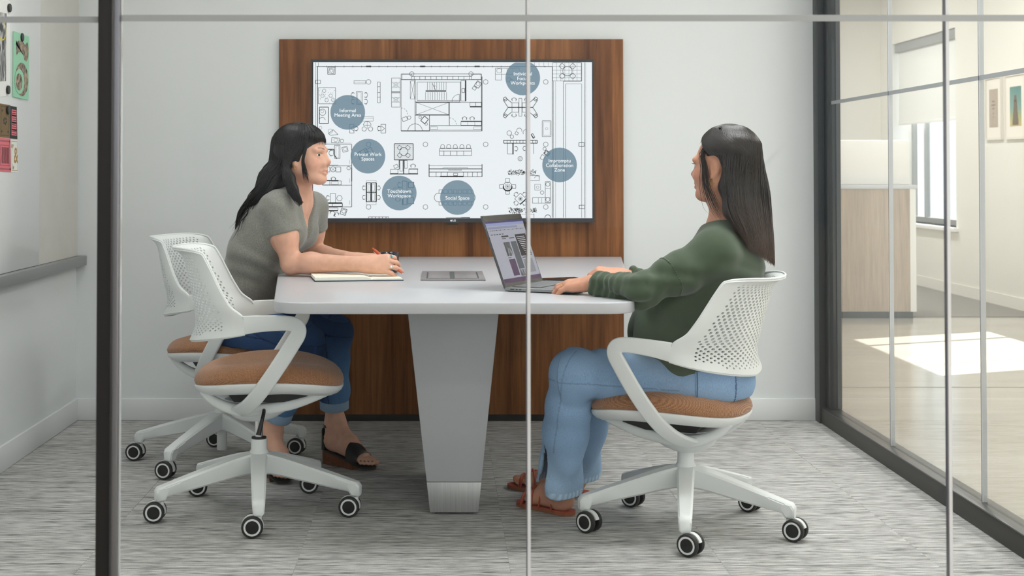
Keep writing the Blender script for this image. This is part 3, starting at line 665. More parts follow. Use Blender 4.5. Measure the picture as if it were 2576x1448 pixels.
# right desks
D.R(1520, 222, 1562, 304, 2.5); D.R(1520, 222, 1685, 264, 2.5); D.C(1545, 240, 16, 2); D.L(1600, 222, 1600, 264, 2); D.L(1640, 222, 1640, 264, 2); D.C(1612, 302, 15, 3); D.C(1630, 312, 14, 3)
for sgn in (-1, 1):
    D.L(1692, 492, 1692+sgn*86, 492, 6); D.R(min(1692+sgn*12, 1692+sgn*58), 460, max(1692+sgn*12, 1692+sgn*58), 524, 3)
    for s2 in (-1, 1):
        D.PL([(1692+sgn*60, 492+s2*32), (1692+sgn*95, 492+s2*60), (1692+sgn*118, 492+s2*50), (1692+sgn*85, 492)], 4)
        D.RR(1692+sgn*104, 492+s2*58, 20, 24, sgn*s2*-40, 4); D.chair(1692+sgn*44, 492+s2*52, 14, -s2*90)
D.R(1682, 430, 1702, 552, 3)
D.R(1842, 584, 1902, 692, 3); G.R(1850, 592, 1896, 684, 2); G.C(1872, 638, 8, 2)
D.C(1615, 668, 16, 3); D.C(1633, 693, 12, 3); D.C(1684, 652, 18, 3, 180, 380); D.RR(1666, 670, 20, 18, 30, 3); D.C(1730, 665, 20, 3, 150, 350); D.RR(1778, 688, 14, 30, -30, 4); D.L(1765, 676, 1785, 705, 4)
D.R(1577, 718, 1808, 738, 5)
for x in range(1600, 1808, 22): D.L(x, 718, x, 738, 3)
D.R(1603, 738, 1640, 812, 3); D.F(1637, 738, 1645, 815); D.chair(1660, 776, 14, 180); D.chair(1723, 774, 14, 0); D.L(1782, 738, 1782, 812, 3); D.L(1742, 738, 1742, 812, 3)
D.C(1690, 844, 15, 3); D.C(1690, 844, 7, 2); D.C(1858, 776, 11, 3); D.RR(1874, 806, 34, 28, 35, 5); D.RR(1845, 835, 26, 30, 30, 3); D.C(1872, 808, 12, 4)
for yy in (938, 1199):
    for _ in range(130):
        x, y = random.uniform(1612, 1800), yy+random.uniform(-16, 16); a = random.uniform(0, 6.3); D.L(x, y, x+9*math.cos(a), y+9*math.sin(a), 3.5)
D.R(1745, 960, 1822, 995, 3); D.C(1806, 978, 16, 2.5, 180, 360); D.C(1745, 1002, 10, 2)
D.C(1604, 1035, 30, 3); D.C(1604, 1035, 30, 9, 0, 180); D.C(1604, 1035, 18, 2); 
for a in range(0, 360, 45): D.L(1604, 1035, 1604+18*math.cos(math.radians(a)), 1035+18*math.sin(math.radians(a)), 2)
D.R(1590, 980, 1617, 1008, 3); D.R(1590, 1062, 1617, 1088, 3); D.R(1548, 1023, 1577, 1048, 3); D.R(1631, 1023, 1660, 1048, 3)
D.RR(1692, 1120, 56, 56, 45, 3); D.L(1690, 1158, 1732, 1120, 8)
for a in range(0, 360, 90): D.chair(1692+42*math.cos(math.radians(a+45)), 1120+42*math.sin(math.radians(a+45)), 14, a+225)
for a in range(0, 180, 30): D.L(1692-18*math.cos(math.radians(a)), 1120-18*math.sin(math.radians(a)), 1692+18*math.cos(math.radians(a)), 1120+18*math.sin(math.radians(a)), 2)
G.R(1790, 1020, 1830, 1060, 3); D.C(1810, 1040, 9, 2); D.C(1841, 1077, 12, 3)
D.R(1863, 1002, 1898, 1145, 3); D.R(1775, 1112, 1898, 1150, 3); D.C(1880, 1020, 14, 3); D.C(1880, 1125, 14, 3); D.L(1863, 1050, 1898, 1050, 2); D.L(1815, 1112, 1815, 1150, 2); D.L(1838, 1112, 1838, 1150, 2)
D.C(1880, 1250, 20, 4, 180, 360); D.L(1785, 1222, 1785, 1252, 3); D.L(1612, 1226, 1785, 1226, 2)
# middle furniture
D.R(825, 742, 955, 852, 5)
for y in range(756, 850, 14): G.L(828, y, 952, y, 2.5)
D.C(890, 795, 28, 3)
for dx in (-28, 28):
    for dy in (-26, 26): D.RR(890+dx, 795+dy, 26, 24, 40, 3)
D.L(825, 852, 955, 852, 6); D.F(856, 852, 862, 905); D.C(848, 905, 14, 5, 0, 90, 8); D.F(886, 852, 893, 948); D.R(864, 856, 884, 930, 2.5); D.R(895, 856, 914, 910, 2.5); D.F(795, 946, 988, 952); D.RR(836, 897, 26, 22, -25, 3); D.R(800, 918, 850, 946, 3); D.R(925, 915, 985, 946, 3); D.F(925, 912, 988, 918); D.chair(954, 896, 15, 90)
D.R(1135, 775, 1356, 822, 3); D.L(1135, 792, 1356, 792, 3)
for x in (1166, 1210, 1256, 1302): D.L(x, 792, x, 822, 3)
for x in (1157, 1199, 1244, 1290, 1335): D.C(x, 760, 13, 3, 180, 360); D.PL([(x-13, 758), (x-15, 772), (x+15, 772), (x+13, 758)], 3)
D.L(1064, 882, 1064, 968, 5); D.L(1428, 882, 1428, 968, 5); G.L(1064, 892, 1428, 892, 3); D.L(1064, 914, 1428, 914, 6); D.L(1064, 936, 1428, 936, 4); D.L(1064, 968, 1428, 968, 4); D.F(1140, 962, 1300, 971); D.R(1160, 906, 1330, 914, 2)
for x in (1112, 1146, 1190, 1300, 1330, 1362, 1396): D.L(x, 936, x, 968, 3)
D.R(1232, 944, 1260, 960, 3); D.L(1195, 922, 1290, 922, 3)
D.R(632, 1010, 664, 1140, 5); D.R(668, 1010, 702, 1140, 5); D.L(632, 1075, 702, 1075, 6); D.F(630, 1010, 637, 1140); D.F(697, 1010, 703, 1140); G.R(634, 994, 700, 1010, 2); G.R(634, 1140, 700, 1160, 2); G.R(644, 1020, 660, 1066, 2); G.R(672, 1020, 690, 1066, 2); G.R(644, 1084, 660, 1130, 2); G.R(672, 1084, 690, 1130, 2)
for y in (1045, 1110): D.chair(618, y, 13, 0); D.chair(716, y, 13, 180)
D.R(1100, 1082, 1382, 1144, 3) if 0 else None
D.L(1130, 1082, 1352, 1082, 3); D.L(1130, 1141, 1352, 1141, 3); D.C(1130, 1111, 30, 3, 90, 270); D.C(1352, 1111, 30, 3, -90, 90)
for x in range(1144, 1360, 33):
    D.PL([(x-12, 1082), (x-12, 1058), (x+12, 1058), (x+12, 1082)], 3); D.PL([(x-12, 1142), (x-12, 1164), (x+12, 1164), (x+12, 1142)], 3)
D.R(648, 1244, 786, 1256, 3)
for x in range(672, 786, 24): D.L(x, 1244, x, 1254, 4)
D.L(1180, 1250, 1345, 1250, 4); D.L(1285, 1248, 1345, 1248, 4)
# circled-area furniture
D.RR(610, 800, 60, 30, -28, 4); D.RR(650, 795, 50, 40, -28, 4); D.C(640, 808, 15, 3); D.RR(590, 825, 20, 50, -20, 4); D.C(674, 840, 18, 3, -60, 90)
D.R(880, 998, 912, 1160, 4); D.R(820, 1045, 880, 1110, 3); D.RR(940, 1024, 36, 38, 0, 5); D.chair(862, 1024, 15, 0); D.C(938, 1078, 15, 3); D.R(918, 1112, 958, 1154, 4); D.chair(850, 1122, 15, -90); D.F(880, 1100, 888, 1158)
# left rooms
D.L(330, 746, 532, 746, 3); G.L(330, 738, 532, 738, 2); D.L(532, 746, 532, 1176, 4); D.L(532, 905, 532, 1000, 6); D.L(330, 893, 532, 893, 3); D.L(330, 1026, 532, 1026, 3); D.L(330, 1176, 532, 1176, 4); G.L(518, 850, 518, 880, 2); G.L(518, 980, 518, 1010, 2); G.L(518, 1130, 518, 1160, 2)
D.PL([(345, 780), (410, 780), (410, 815), (430, 845)], 6); D.R(414, 752, 452, 842, 3); G.R(424, 758, 444, 836, 2); D.chair(394, 805, 18, 0); D.RR(486, 780, 36, 34, -15, 3); D.C(488, 778, 12, 2)
D.C(404, 917, 18, 3); D.L(392, 905, 416, 929, 2); D.L(392, 929, 416, 905, 2); D.RR(440, 918, 34, 34, 0, 3); D.RR(370, 918, 24, 34, 0, 3); D.C(511, 909, 12, 3); D.F(340, 887, 440, 890)
D.F(330, 990, 442, 997); D.R(330, 997, 460, 1024, 3); D.L(382, 997, 382, 1024, 3); D.R(392, 1002, 440, 1020, 2); D.chair(406, 984, 14, 90)
D.R(385, 1084, 421, 1148, 3); D.chair(370, 1114, 14, 0); D.C(448, 1116, 20, 3, n=7); D.F(342, 1144, 468, 1152); D.R(342, 1152, 468, 1172, 5); D.L(400, 1152, 400, 1172, 3); D.F(330, 1198, 438, 1206); D.R(330, 1182, 438, 1198, 3)
D.chair(400, 1222, 17, 120); D.chair(428, 1230, 15, 60); D.RR(476, 1208, 38, 42, 18, 4); D.C(478, 1206, 13, 3)
D.C(385, 655, 15, 2); D.PL([(372, 672), (405, 645), (438, 678), (388, 684)], 3, True); D.RR(420, 718, 52, 34, 6, 3); D.C(422, 716, 12, 2); D.C(465, 722, 12, 3); G.C(318, 632, 10, 2)
M_line = mat('plan_line_black', (24, 26, 28), .5); M_lineg = mat('plan_line_grey', (116, 120, 124), .5)
tag(ch(D.mb.obj('floor_plan_lines', M_line), tv), kind='stuff'); tag(ch(G.mb.obj('floor_plan_thin_lines', M_lineg), tv), kind='stuff')
M_bub = m_emit('label_blue', (92, 124, 143), 1.0, .86); M_wt = m_emit('label_lettering', (250, 252, 253), 1.1)
for cx_, cy_, body in ((505, 526, 'Informal\nMeeting Area'), (644, 827, 'Private Work\nSpaces'), (859, 1080, 'Touchdown\nWorkspace'), (1259, 1111, 'Social Space'), (1708, 290, 'Individual\nFocus\nWorkpoints'), (1961, 887, 'Impromptu\nCollaboration\nZone')):
    ring = [S6(cx_+119*math.cos(a), max(184, cy_+119*math.sin(a)), .0016) for a in np.linspace(0, 2*math.pi, 72, endpoint=False)]
    o = ch(MB().add(ring, [tuple(range(72))]).obj('label_disc', M_bub), tv)
    px_, pz_ = S6(cx_, cy_+4)[0], S6(cx_, cy_+4)[2]
    o2 = text('label_words', body, lambda x, y: (px_+x, TY-.0021, pz_+y), .0220, M_wt, bold=0, leading=.93); ch(o2, tv)

# ------------------------------------------------------------------ table
TZ = .7356
def tz(px, py): return atz(px, py, TZ)
yN = float(tz(1145, 761)[1]); yFar = PY-.002
xnl, xnr = float(tz(686, 763)[0])*1.0, float(tz(1602, 763)[0]); 
xfr = float(at(1563, 646, yFar)[0]); xcen = (xnl+xnr)/2; xfl = 2*.043-xfr
table = empty('meeting_table', (xcen, (yN+yFar)/2, 0)); bpy.context.view_layer.update()
tag(table, 'white tapered meeting table with a grey pedestal, its wide end against the walnut panel', 'table')
def corner(p, a, b_, r, n=10):  # rounded corner polyline at p between directions to a and b
    p, a, b_ = map(lambda q: np.array(q, float), (p, a, b_)); u = (a-p)/np.linalg.norm(a-p); v_ = (b_-p)/np.linalg.norm(b_-p)
    return [tuple(p+u*r*(1-t)**2+v_*r*t**2) for t in np.linspace(0, 1, n)]
Pn0, Pn1, Pf1, Pf0 = (xnl, yN), (xnr, yN), (xfr, yFar), (xfl, yFar)
poly = corner(Pn0, Pf0, Pn1, .10)+corner(Pn1, Pn0, Pf1, .10)+[Pf1, Pf0]
ch(MB().prism(poly, lambda a, b_, d: (a, b_, d), TZ-.034, TZ).obj('table_top', M_top, bevel=.004, seg=3), table)
yl = float(atz(1142, 1293, 0)[1]); zt = TZ-.0345
def leg_ring(z, ya, yb2):
    t = z/zt; xa = float(at(1082, 1293, yl)[0])*(1-t)+float(at(1022, 790, yl)[0])*t; xb = float(at(1203, 1293, yl)[0])*(1-t)+float(at(1258, 790, yl)[0])*t
    return [(xa, ya, z), (xb, ya, z), (xb, yb2, z), (xa, yb2, z)]
lg = MB(); lg.loft([leg_ring(.105, yl, yl+.62), leg_ring(zt, yl, yl+.62)])
ch(lg.obj('pedestal', M_steel, bevel=.003), table)
lg = MB(); lg.loft([leg_ring(.006, yl-.0005, yl+.6205), leg_ring(.1045, yl-.0005, yl+.6205)])
ch(lg.obj('brushed_base', M_brushed_m, bevel=.002), table)
rr = leg_ring(0, yl, yl+.62); ch(box('floor_glide', (rr[0][0]+.015, yl+.015, 0), (rr[1][0]-.015, yl+.6, .006), M_dark), table)
# power unit let into the top
pa = tz(1058, 706); pb = tz(1222, 706); pc = tz(1075, 684)
ux0, ux1, uy0, uy1 = float(pa[0]), float(pb[0]), float(pa[1]), float(pc[1])
M_pw = mat('power_unit_metal', (148, 140, 140), .35, .7); M_pwd = mat('power_unit_dark', (48, 46, 46), .4, .3)
pu = ch(box('power_unit', (ux0, uy0, TZ+.0002), (ux1, uy1, TZ+.004), M_pw, bevel=.001), table)
uw, ul = ux1-ux0, uy1-uy0
for a, b_ in ((.085, .1), (.885, .9)):
    o = ch(box('pull_slot', (ux0+uw*a, uy0+ul*.15, TZ+.0041), (ux0+uw*(b_+.006), uy0+ul*.85, TZ+.0046), M_dark), table)
o = ch(box('centre_slot', (ux0+uw*.455, uy0+ul*.1, TZ+.0041), (ux0+uw*.525, uy0+ul*.9, TZ+.0046), mat('slot_dark', (60, 64, 62), .5), ), table)
for a, b_ in ((.11, .45), (.53, .875)): ch(box('lid', (ux0+uw*a, uy0+ul*.12, TZ+.0041), (ux0+uw*b_, uy0+ul*.88, TZ+.0052), M_pw, bevel=.0008), table)

# ------------------------------------------------------------------ chairs
ZV = [0, .25, .55, .85, .95, 1.]
def lerpt(t, ks, vs): return np.interp(t, ks, vs)
def smooth_tab(ks, vs):
    tt = np.linspace(0, 1, 201); y = np.interp(tt, ks, vs); k = np.ones(17)/17
    yp = np.concatenate([2*y[0]-y[8:0:-1], y, 2*y[-1]-y[-2:-10:-1]]); y = np.convolve(yp, k, 'valid')
    return lambda t: np.interp(t, tt, y)
f_xc = smooth_tab([0, .12, .25, .55, .85, .95, 1], [-.205, -.190, -.184, -.199, -.222, -.240, -.266]); f_zc = smooth_tab([0, .25, .55, .85, .95, 1], [.566, .638, .735, .835, .863, .874])
f_xe = smooth_tab([0, .2, .36, .46, .6, .8, .92, 1], [-.015, -.012, -.025, -.062, -.092, -.128, -.152, -.19]); f_ze = smooth_tab([0, .2, .36, .46, .6, .8, .92, 1], [.612, .643, .670, .695, .745, .82, .865, .880])
f_ye = smooth_tab([0, .36, .6, 1], [.262, .262, .246, .205])
def shell(u, v_):
    s = np.abs(u); v_ = v_-.085*v_**6*s**7; w = np.interp(v_, [0, .4, .8, 1], [1, .9, .6, .5])
    h = w*np.sin(s*np.pi/2)+(1-w)*s; g = w*(1-np.cos(s*np.pi/2))+(1-w)*s*s
    return np.stack([f_xc(v_)+(f_xe(v_)-f_xc(v_))*g, np.sign(u)*f_ye(v_)*h, f_zc(v_)+(f_ze(v_)-f_zc(v_))*s**np.interp(v_, [0, .25, .5], [1.25, 1.6, 2.2])], -1)
def shell_mesh():
    NR, NC = 34, 26; mb = MB(); e_ = 1e-3
    for j in range(NR):
        v0, v1 = j/NR, (j+1)/NR; vm = (v0+v1)/2; off = .5*(j % 2); cells = []
        for i in range(-1, NC+1):
            a, b_ = (i+off)/NC, (i+1+off)/NC; a, b_ = max(a, 0.), min(b_, 1.)
            if b_-a > 1e-6: cells.append((a*2-1, b_*2-1))
        for u0, u1 in cells:
            um = (u0+u1)/2; half = (u1-u0) < 1.5/NC
            us = np.linspace(u0, u1, 3 if half else 5); vs = np.linspace(v0, v1, 3)
            out = [(x, v0) for x in us]+[(u1, y) for y in vs[1:]]+[(x, v1) for x in us[::-1][1:]]+[(u0, y) for y in vs[::-1][1:-1]]
            # hole size: full in the middle, fading to the perforation border
            border = .80-.10*abs(vm-.5) - (.25 if vm < .12 else 0)
            fade = max(0, min(1, (border-abs(um))/.45))*max(0, min(1, (vm-.07)/.2))*max(0, min(1, (.955-vm)/.25))
            rad = 0 if fade <= 0 or half or abs(um) > border-.015 else .0036+.0034*min(1, fade*1.4)
            if rad == 0:
                P = shell(np.array([q[0] for q in out]), np.array([q[1] for q in out])); C_ = shell(np.array([um]), np.array([vm]))[0]; n_ = len(out)
                mb.add(list(P)+[C_], [(k, (k+1) % n_, n_) for k in range(n_)])
            else:
                c0 = shell(np.array([um, um+e_, um]), np.array([vm, vm, vm+e_])); su = np.linalg.norm(c0[1]-c0[0])/e_; sv = np.linalg.norm(c0[2]-c0[0])/e_
                ru, rv = min(rad/su, (u1-u0)*.42), min(rad/sv, (v1-v0)*.46); n_ = len(out); inn = []
                for (x, y) in out:
                    a = math.atan2((y-vm)*sv, (x-um)*su); inn.append((um+ru*math.cos(a), vm+rv*math.sin(a)))
                al = out+inn; P = shell(np.array([q[0] for q in al]), np.array([q[1] for q in al]))
                mb.add(P, [(k, (k+1) % n_, n_+(k+1) % n_, n_+k) for k in range(n_)])
    me = mb.mesh('backrest', 2e-5)
    bm = bmesh.new(); bm.from_mesh(me); bmesh.ops.recalc_face_normals(bm, faces=bm.faces)
    bmesh.ops.solidify(bm, geom=bm.faces[:], thickness=.0075); bm.to_mesh(me); bm.free(); me.update()
    # centre the two skins about the surface is not needed; add a rolled rim
    rim = MB(); tt = np.linspace(0, 1, 60)
    tt = np.linspace(.30, 1, 60); path = np.vstack([shell(-np.ones(60), tt), shell(np.linspace(-1, 1, 60)[1:-1], np.ones(58)), shell(np.ones(60), tt[::-1])])
    rim.tube(path, .0037, 8); rim.tube(shell(np.linspace(1, -1, 80), np.zeros(80)), .0037, 8)
    r_ = rim.mesh('rim'); bm = bmesh.new(); bm.from_mesh(me); bm.from_mesh(r_); bm.to_mesh(me); bm.free()
    me.materials.append(M_plast); me.shade_smooth(); me.set_sharp_from_angle(angle=math.radians(50)); return me
def seat_meshes():
    # cushion outline: superellipse, deeper at the front
    ax, bx_, cxs = .245, .238, .05; nth, nr = 72, 14
    def rimz(x): q = (x-cxs)/ax; return .433+.020*(1-q*q)-.012*max(0, q)**3-.004*max(0, -q)**2
    def outl(t, k=1.0):
        c_, s_ = math.cos(t), math.sin(t); ex = 2/2.6
        return cxs+k*ax*math.copysign(abs(c_)**ex, c_), k*bx_*math.copysign(abs(s_)**ex, s_)*(1-.05*(-c_ if c_ < 0 else 0))
    cu = MB(); rings = []
    prof = [(.0, .060), (.2, .060), (.4, .0595), (.55, .059), (.68, .060), (.78, .0585), (.86, .053), (.92, .045), (.965, .034), (.99, .022), (1.0, .012), (.985, .003), (.95, .0), (.6, .0)]
    for k, dz in prof:
        rg = []
        for i in range(nth):
            t = 2*math.pi*i/nth; x, y = outl(t, max(k, .001)); xr, yr = outl(t, 1.0)
            zb = rimz(xr)*k+(1-k)*.445
            sad = -.010*math.exp(-((x+.03)/.12)**2-((y)/.13)**2)   # sitting hollow
            rg.append((x, y, zb+dz+(sad if dz > .03 else 0)))
        rings.append(rg)
    cu.loft(rings, cap=False); cme = cu.mesh('seat_cushion', 1e-5); cme.materials.append(M_seat); cme.shade_smooth()
    pn = MB(); rings = []
    for k, dz in ((.97, .004), (.992, .001), (.995, -.004), (.975, -.014), (.93, -.024), (.86, -.031), (.70, -.034), (.45, -.034), (.02, -.034)):
        rg = []
        for i in range(nth):
            t = 2*math.pi*i/nth; x, y = outl(t, k); xr, yr = outl(t, 1.0); q = (xr-cxs)/ax
            rg.append((x, y, rimz(xr)+dz-(.012*max(0, 1-k)*3*(1-abs(q)))))
        rings.append(rg)
    pn.loft(rings); pme = pn.mesh('seat_pan', 1e-5); pme.materials.append(M_plast); pme.shade_smooth(); pme.set_sharp_from_angle(angle=math.radians(50))
    return cme, pme
def arm_mesh(sg):
    pts = [(-.0175, .2656, .6412), (.002, .2672, .6432), (.02, .2695, .645), (.06, .2745, .6475), (.10, .279, .6485), (.128, .282, .647), (.146, .2835, .640), (.153, .2835, .626), (.149, .282, .608), (.135, .279, .585),
           (.105, .270, .536), (.075, .258, .490), (.045, .240, .446), (.015, .212, .405), (-.012, .175, .374), (-.035, .13, .354), (-.05, .085, .343), (-.055, .05, .340)]
    hs = [.0292, .0280, .0268, .025, .0235, .023, .0235, .024, .024, .0245, .0245, .0245, .0245, .0245, .0245, .0245, .024, .022]
    ts = [.0041, .0045, .0050, .0055, .0058]+[.006, .0065, .007, .007]+[.0075]*9
    P = catmull(pts, 60); H_ = np.interp(np.linspace(0, 1, 60), np.linspace(0, 1, len(hs)), hs); T_ = np.interp(np.linspace(0, 1, 60), np.linspace(0, 1, len(ts)), ts)
    side = []
    for p in P:
        w = np.clip((.46-p[2])/.12, 0, 1); side.append((0.0-.25*w, 1-.35*w, -.62*w))
    P = P*np.array([1, sg, 1]); side = np.array(side)*np.array([1, sg, 1])
    mb = MB().sweep(P, side, H_, T_); me = mb.mesh('arm_strut'); me.materials.append(M_plast); me.shade_smooth(); me.set_sharp_from_angle(angle=math.radians(60)); return me
def mech_mesh():
    mb = MB()
    n_ = 40; rings = []
    for (z, rx, ry, ox) in ((.300, .022, .022, 0), (.302, .045, .036, 0), (.312, .070, .052, .003), (.327, .092, .066, .006), (.345, .108, .074, .010), (.360, .115, .078, .012), (.372, .112, .076, .014)):
        rings.append([(ox+rx*math.cos(a), ry*math.sin(a), z) for a in np.linspace(0, 2*math.pi, n_, endpoint=False)])
    mb.loft(rings)
    for sg in (-1, 1):
        pts = catmull([(.262, .085*sg, .412), (.20, .088*sg, .388), (.13, .088*sg, .366), (.05, .086*sg, .352), (-.03, .084*sg, .347), (-.09, .084*sg, .360), (-.135, .085*sg, .385), (-.165, .085*sg, .412)], 40)
        mb.sweep(pts, [(0, sg, 0)]*40, np.interp(np.linspace(0, 1, 40), [0, .3, .6, 1], [.010, .017, .020, .010]), [.016]*40)
    me = mb.mesh('under_seat_frame'); me.materials.append(M_plast); me.shade_smooth(); me.set_sharp_from_angle(angle=math.radians(50)); return me
def plate_mesh():
    mb = MB(); mb.prism([(-.085, .408), (-.06, .376), (.10, .374), (.175, .392), (.19, .408)], lambda a, b_, d: (a, d, b_), -.10, .10); me = mb.mesh('mechanism_plate'); me.materials.append(M_dark); return me
def lever_mesh():
    mb = MB(); mb.tube(catmull([(.035, -.066, .352), (.037, -.125, .345), (.034, -.148, .330), (.026, -.158, .298), (.022, -.162, .280)], 20), [.006]*10+list(np.linspace(.006, .0085, 10)), 10)
    mb.tube([(.036, -.074, .352), (.036, -.088, .350)], .011, 14); me = mb.mesh('height_lever'); me.materials.append(M_dark); me.shade_smooth(); me.set_sharp_from_angle(angle=math.radians(60)); return me
def leg_mesh():
    mb = MB(); rings = []
    for x, zt_, zb_, w in ((.012, .196, .128, .030), (.045, .192, .127, .0285), (.08, .184, .122, .027), (.14, .167, .110, .0255), (.20, .149, .0985, .024), (.26, .131, .088, .0225), (.298, .119, .081, .0215), (.306, .1165, .0665, .0212), (.326, .111, .0655, .0205), (.334, .100, .066, .0190)):
        c_ = .006; rings.append([(x, -w+c_, zt_), (x, w-c_, zt_), (x, w, zt_-c_), (x, w*.86, zb_+c_), (x, w*.86-c_, zb_), (x, -w*.86+c_, zb_), (x, -w*.86, zb_+c_), (x, -w, zt_-c_)])
    mb.loft(rings); me = mb.mesh('base_leg'); me.materials.append(M_plast)
    bm = bmesh.new(); bm.from_mesh(me); bmesh.ops.bevel(bm, geom=[e for e in bm.edges if e.calc_face_angle(0) > .9], offset=.003, segments=2, affect='EDGES'); bm.to_mesh(me); bm.free()
    me.shade_smooth(); me.set_sharp_from_angle(angle=math.radians(40)); return me
def hub_mesh():
    mb = MB(); mb.lathe([(.0, .05), (.018, .05), (.0195, .052), (.0195, .13), (.034, .132), (.036, .14), (.035, .185), (.030, .20), (.0265, .205), (.0258, .238), (.0245, .24), (.0, .24)], 40, cap=False)
    me = mb.mesh('base_hub', 1e-5); me.materials.append(M_plast); me.shade_smooth(); me.set_sharp_from_angle(angle=math.radians(45)); return me
def gas_mesh():
    mb = MB(); mb.lathe([(.0, .2405), (.0245, .2405), (.0245, .2455), (.017, .247), (.0, .247)], 32, cap=False, mi=0); mb.lathe([(.0, .2475), (.0135, .2475), (.0135, .36), (0, .36)], 32, cap=False, mi=1)
    me = mb.mesh('gas_lift', 1e-5); me.materials.append(M_dark); me.materials.append(M_chrome); me.shade_smooth(); me.set_sharp_from_angle(angle=math.radians(45)); return me
RW = .0335
def caster_meshes():
    fk = MB(); fk.lathe([(0, .052), (.0105, .052), (.0105, .064), (0, .064)], 20, cap=False)
    rings = []
    for a in np.linspace(math.radians(-12), math.radians(165), 16):   # hood over the wheels (axle along y), trailing to -x
        ro = .0345; ri = .026; cx_ = -.018
        rings.append([(cx_+r_*math.cos(a), y, RW+r_*math.sin(a)) for r_, y in ((ro, -.008), (ro, .008), (ri, .008), (ri, -.008))])
    fk.loft(rings); fk.box((-.022, -.0075, RW-.004), (.010, .0075, .056))
    fme = fk.mesh('caster_fork', 1e-5); fme.materials.append(M_plast); fme.shade_smooth(); fme.set_sharp_from_angle(angle=math.radians(40))
    wh = MB(); Mx = Matrix.Rotation(math.pi/2, 4, 'X')    # axis -> -y/+y
    wh.lathe([(.026, -.0085), (.0315, -.008), (RW, -.005), (RW, .005), (.0315, .0078), (.0262, .0086)], 40, Mx, 0, cap=False)
    wh.lathe([(.0262, .0086), (.0258, .0092), (.0208, .0092), (.0204, .0084)], 40, Mx, 1, cap=False); wh.lathe([(.0204, .0084), (.0, .0088)], 40, Mx, 2, cap=False)
    wh.lathe([(.026, -.0085), (0, -.0085)], 40, Mx, 2, cap=False)
    wme = wh.mesh('wheel', 1e-5)
    for m_ in (M_tyre, M_ring, M_cap): wme.materials.append(m_)
    wme.shade_smooth(); wme.set_sharp_from_angle(angle=math.radians(45)); return fme, wme
CM = dict(back=shell_mesh(), armL=arm_mesh(1), armR=arm_mesh(-1), mech=mech_mesh(), plate=plate_mesh(), lever=lever_mesh(), leg=leg_mesh(), hub=hub_mesh(), gas=gas_mesh())
CM['cush'], CM['pan'] = seat_meshes(); CM['fork'], CM['wheel'] = caster_meshes()
def chair(loc, heading, base_ang, dz, label, cang, off=0, tilt=0):
    root = empty('swivel_chair', (loc[0], loc[1], 0)); tag(root, label, 'chair', 'white swivel chairs around the table')
    def part(nm, me, z, rot, par=root, pos=None):
        o = bpy.data.objects.new(nm, me); COL.objects.link(o); o.parent = par; o.location = pos or (0, 0, z); o.rotation_euler = (0, 0, rot); return o
    for nm, k in (('backrest', 'back'), ('arm_strut', 'armL'), ('arm_strut', 'armR'), ('under_seat_frame', 'mech'), ('mechanism_plate', 'plate'), ('height_lever', 'lever'), ('seat_cushion', 'cush'), ('seat_pan', 'pan')):
        o = part(nm, CM[k], dz, heading)
        o.location = (off*math.cos(heading), off*math.sin(heading), dz)
        if tilt and k in ('back', 'armL', 'armR'):
            pv = Vector((-.04, 0, .345)); mt = Matrix.Translation(o.location) @ Matrix.Rotation(heading, 4, 'Z') @ Matrix.Translation(pv) @ Matrix.Rotation(-tilt, 4, 'Y') @ Matrix.Translation(-pv)
            o.location = mt.to_translation(); o.rotation_euler = mt.to_euler()
        if k == 'cush': o['label'] = 'rust and tan woven seat cushion'
    part('gas_lift', CM['gas'], min(0, dz), 0); part('base_hub', CM['hub'], 0, 0)
    for i in range(5):
        a = base_ang+i*2*math.pi/5; part('base_leg', CM['leg'], 0, a).scale = (1.035, 1, 1)
        f = part('caster', CM['fork'], 0, cang[i] if i < len(cang) else a, pos=(.328*math.cos(a), .328*math.sin(a), 0))
        for sg in (-1, 1):
            w_ = bpy.data.objects.new('wheel', CM['wheel']); COL.objects.link(w_); w_.parent = f; w_.location = (-.018, sg*.0185, RW); w_.rotation_euler = (0, 0, 0 if sg < 0 else math.pi)
    return root
R_ = math.radians
CH1 = (-.602, 4.80); CH2 = (-.845, 5.60); CH3 = (.772, 4.59)
chair(CH1, R_(4), R_(-83), 0, 'empty white swivel chair with rust woven seat and black height lever, nobody on it', [R_(4), R_(-6), R_(2), R_(8), R_(0)], -.015)
chair(CH2, R_(-14), R_(172), -.005, 'white swivel chair carrying the woman in the grey shirt', [R_(-8), R_(-12), R_(-6), R_(-10), R_(-8)])
chair(CH3, R_(180-28), R_(-100), -.06, 'white swivel chair carrying the woman in the green sweater', [R_(143), R_(146), R_(140), R_(144), R_(138)], -.004, R_(4))
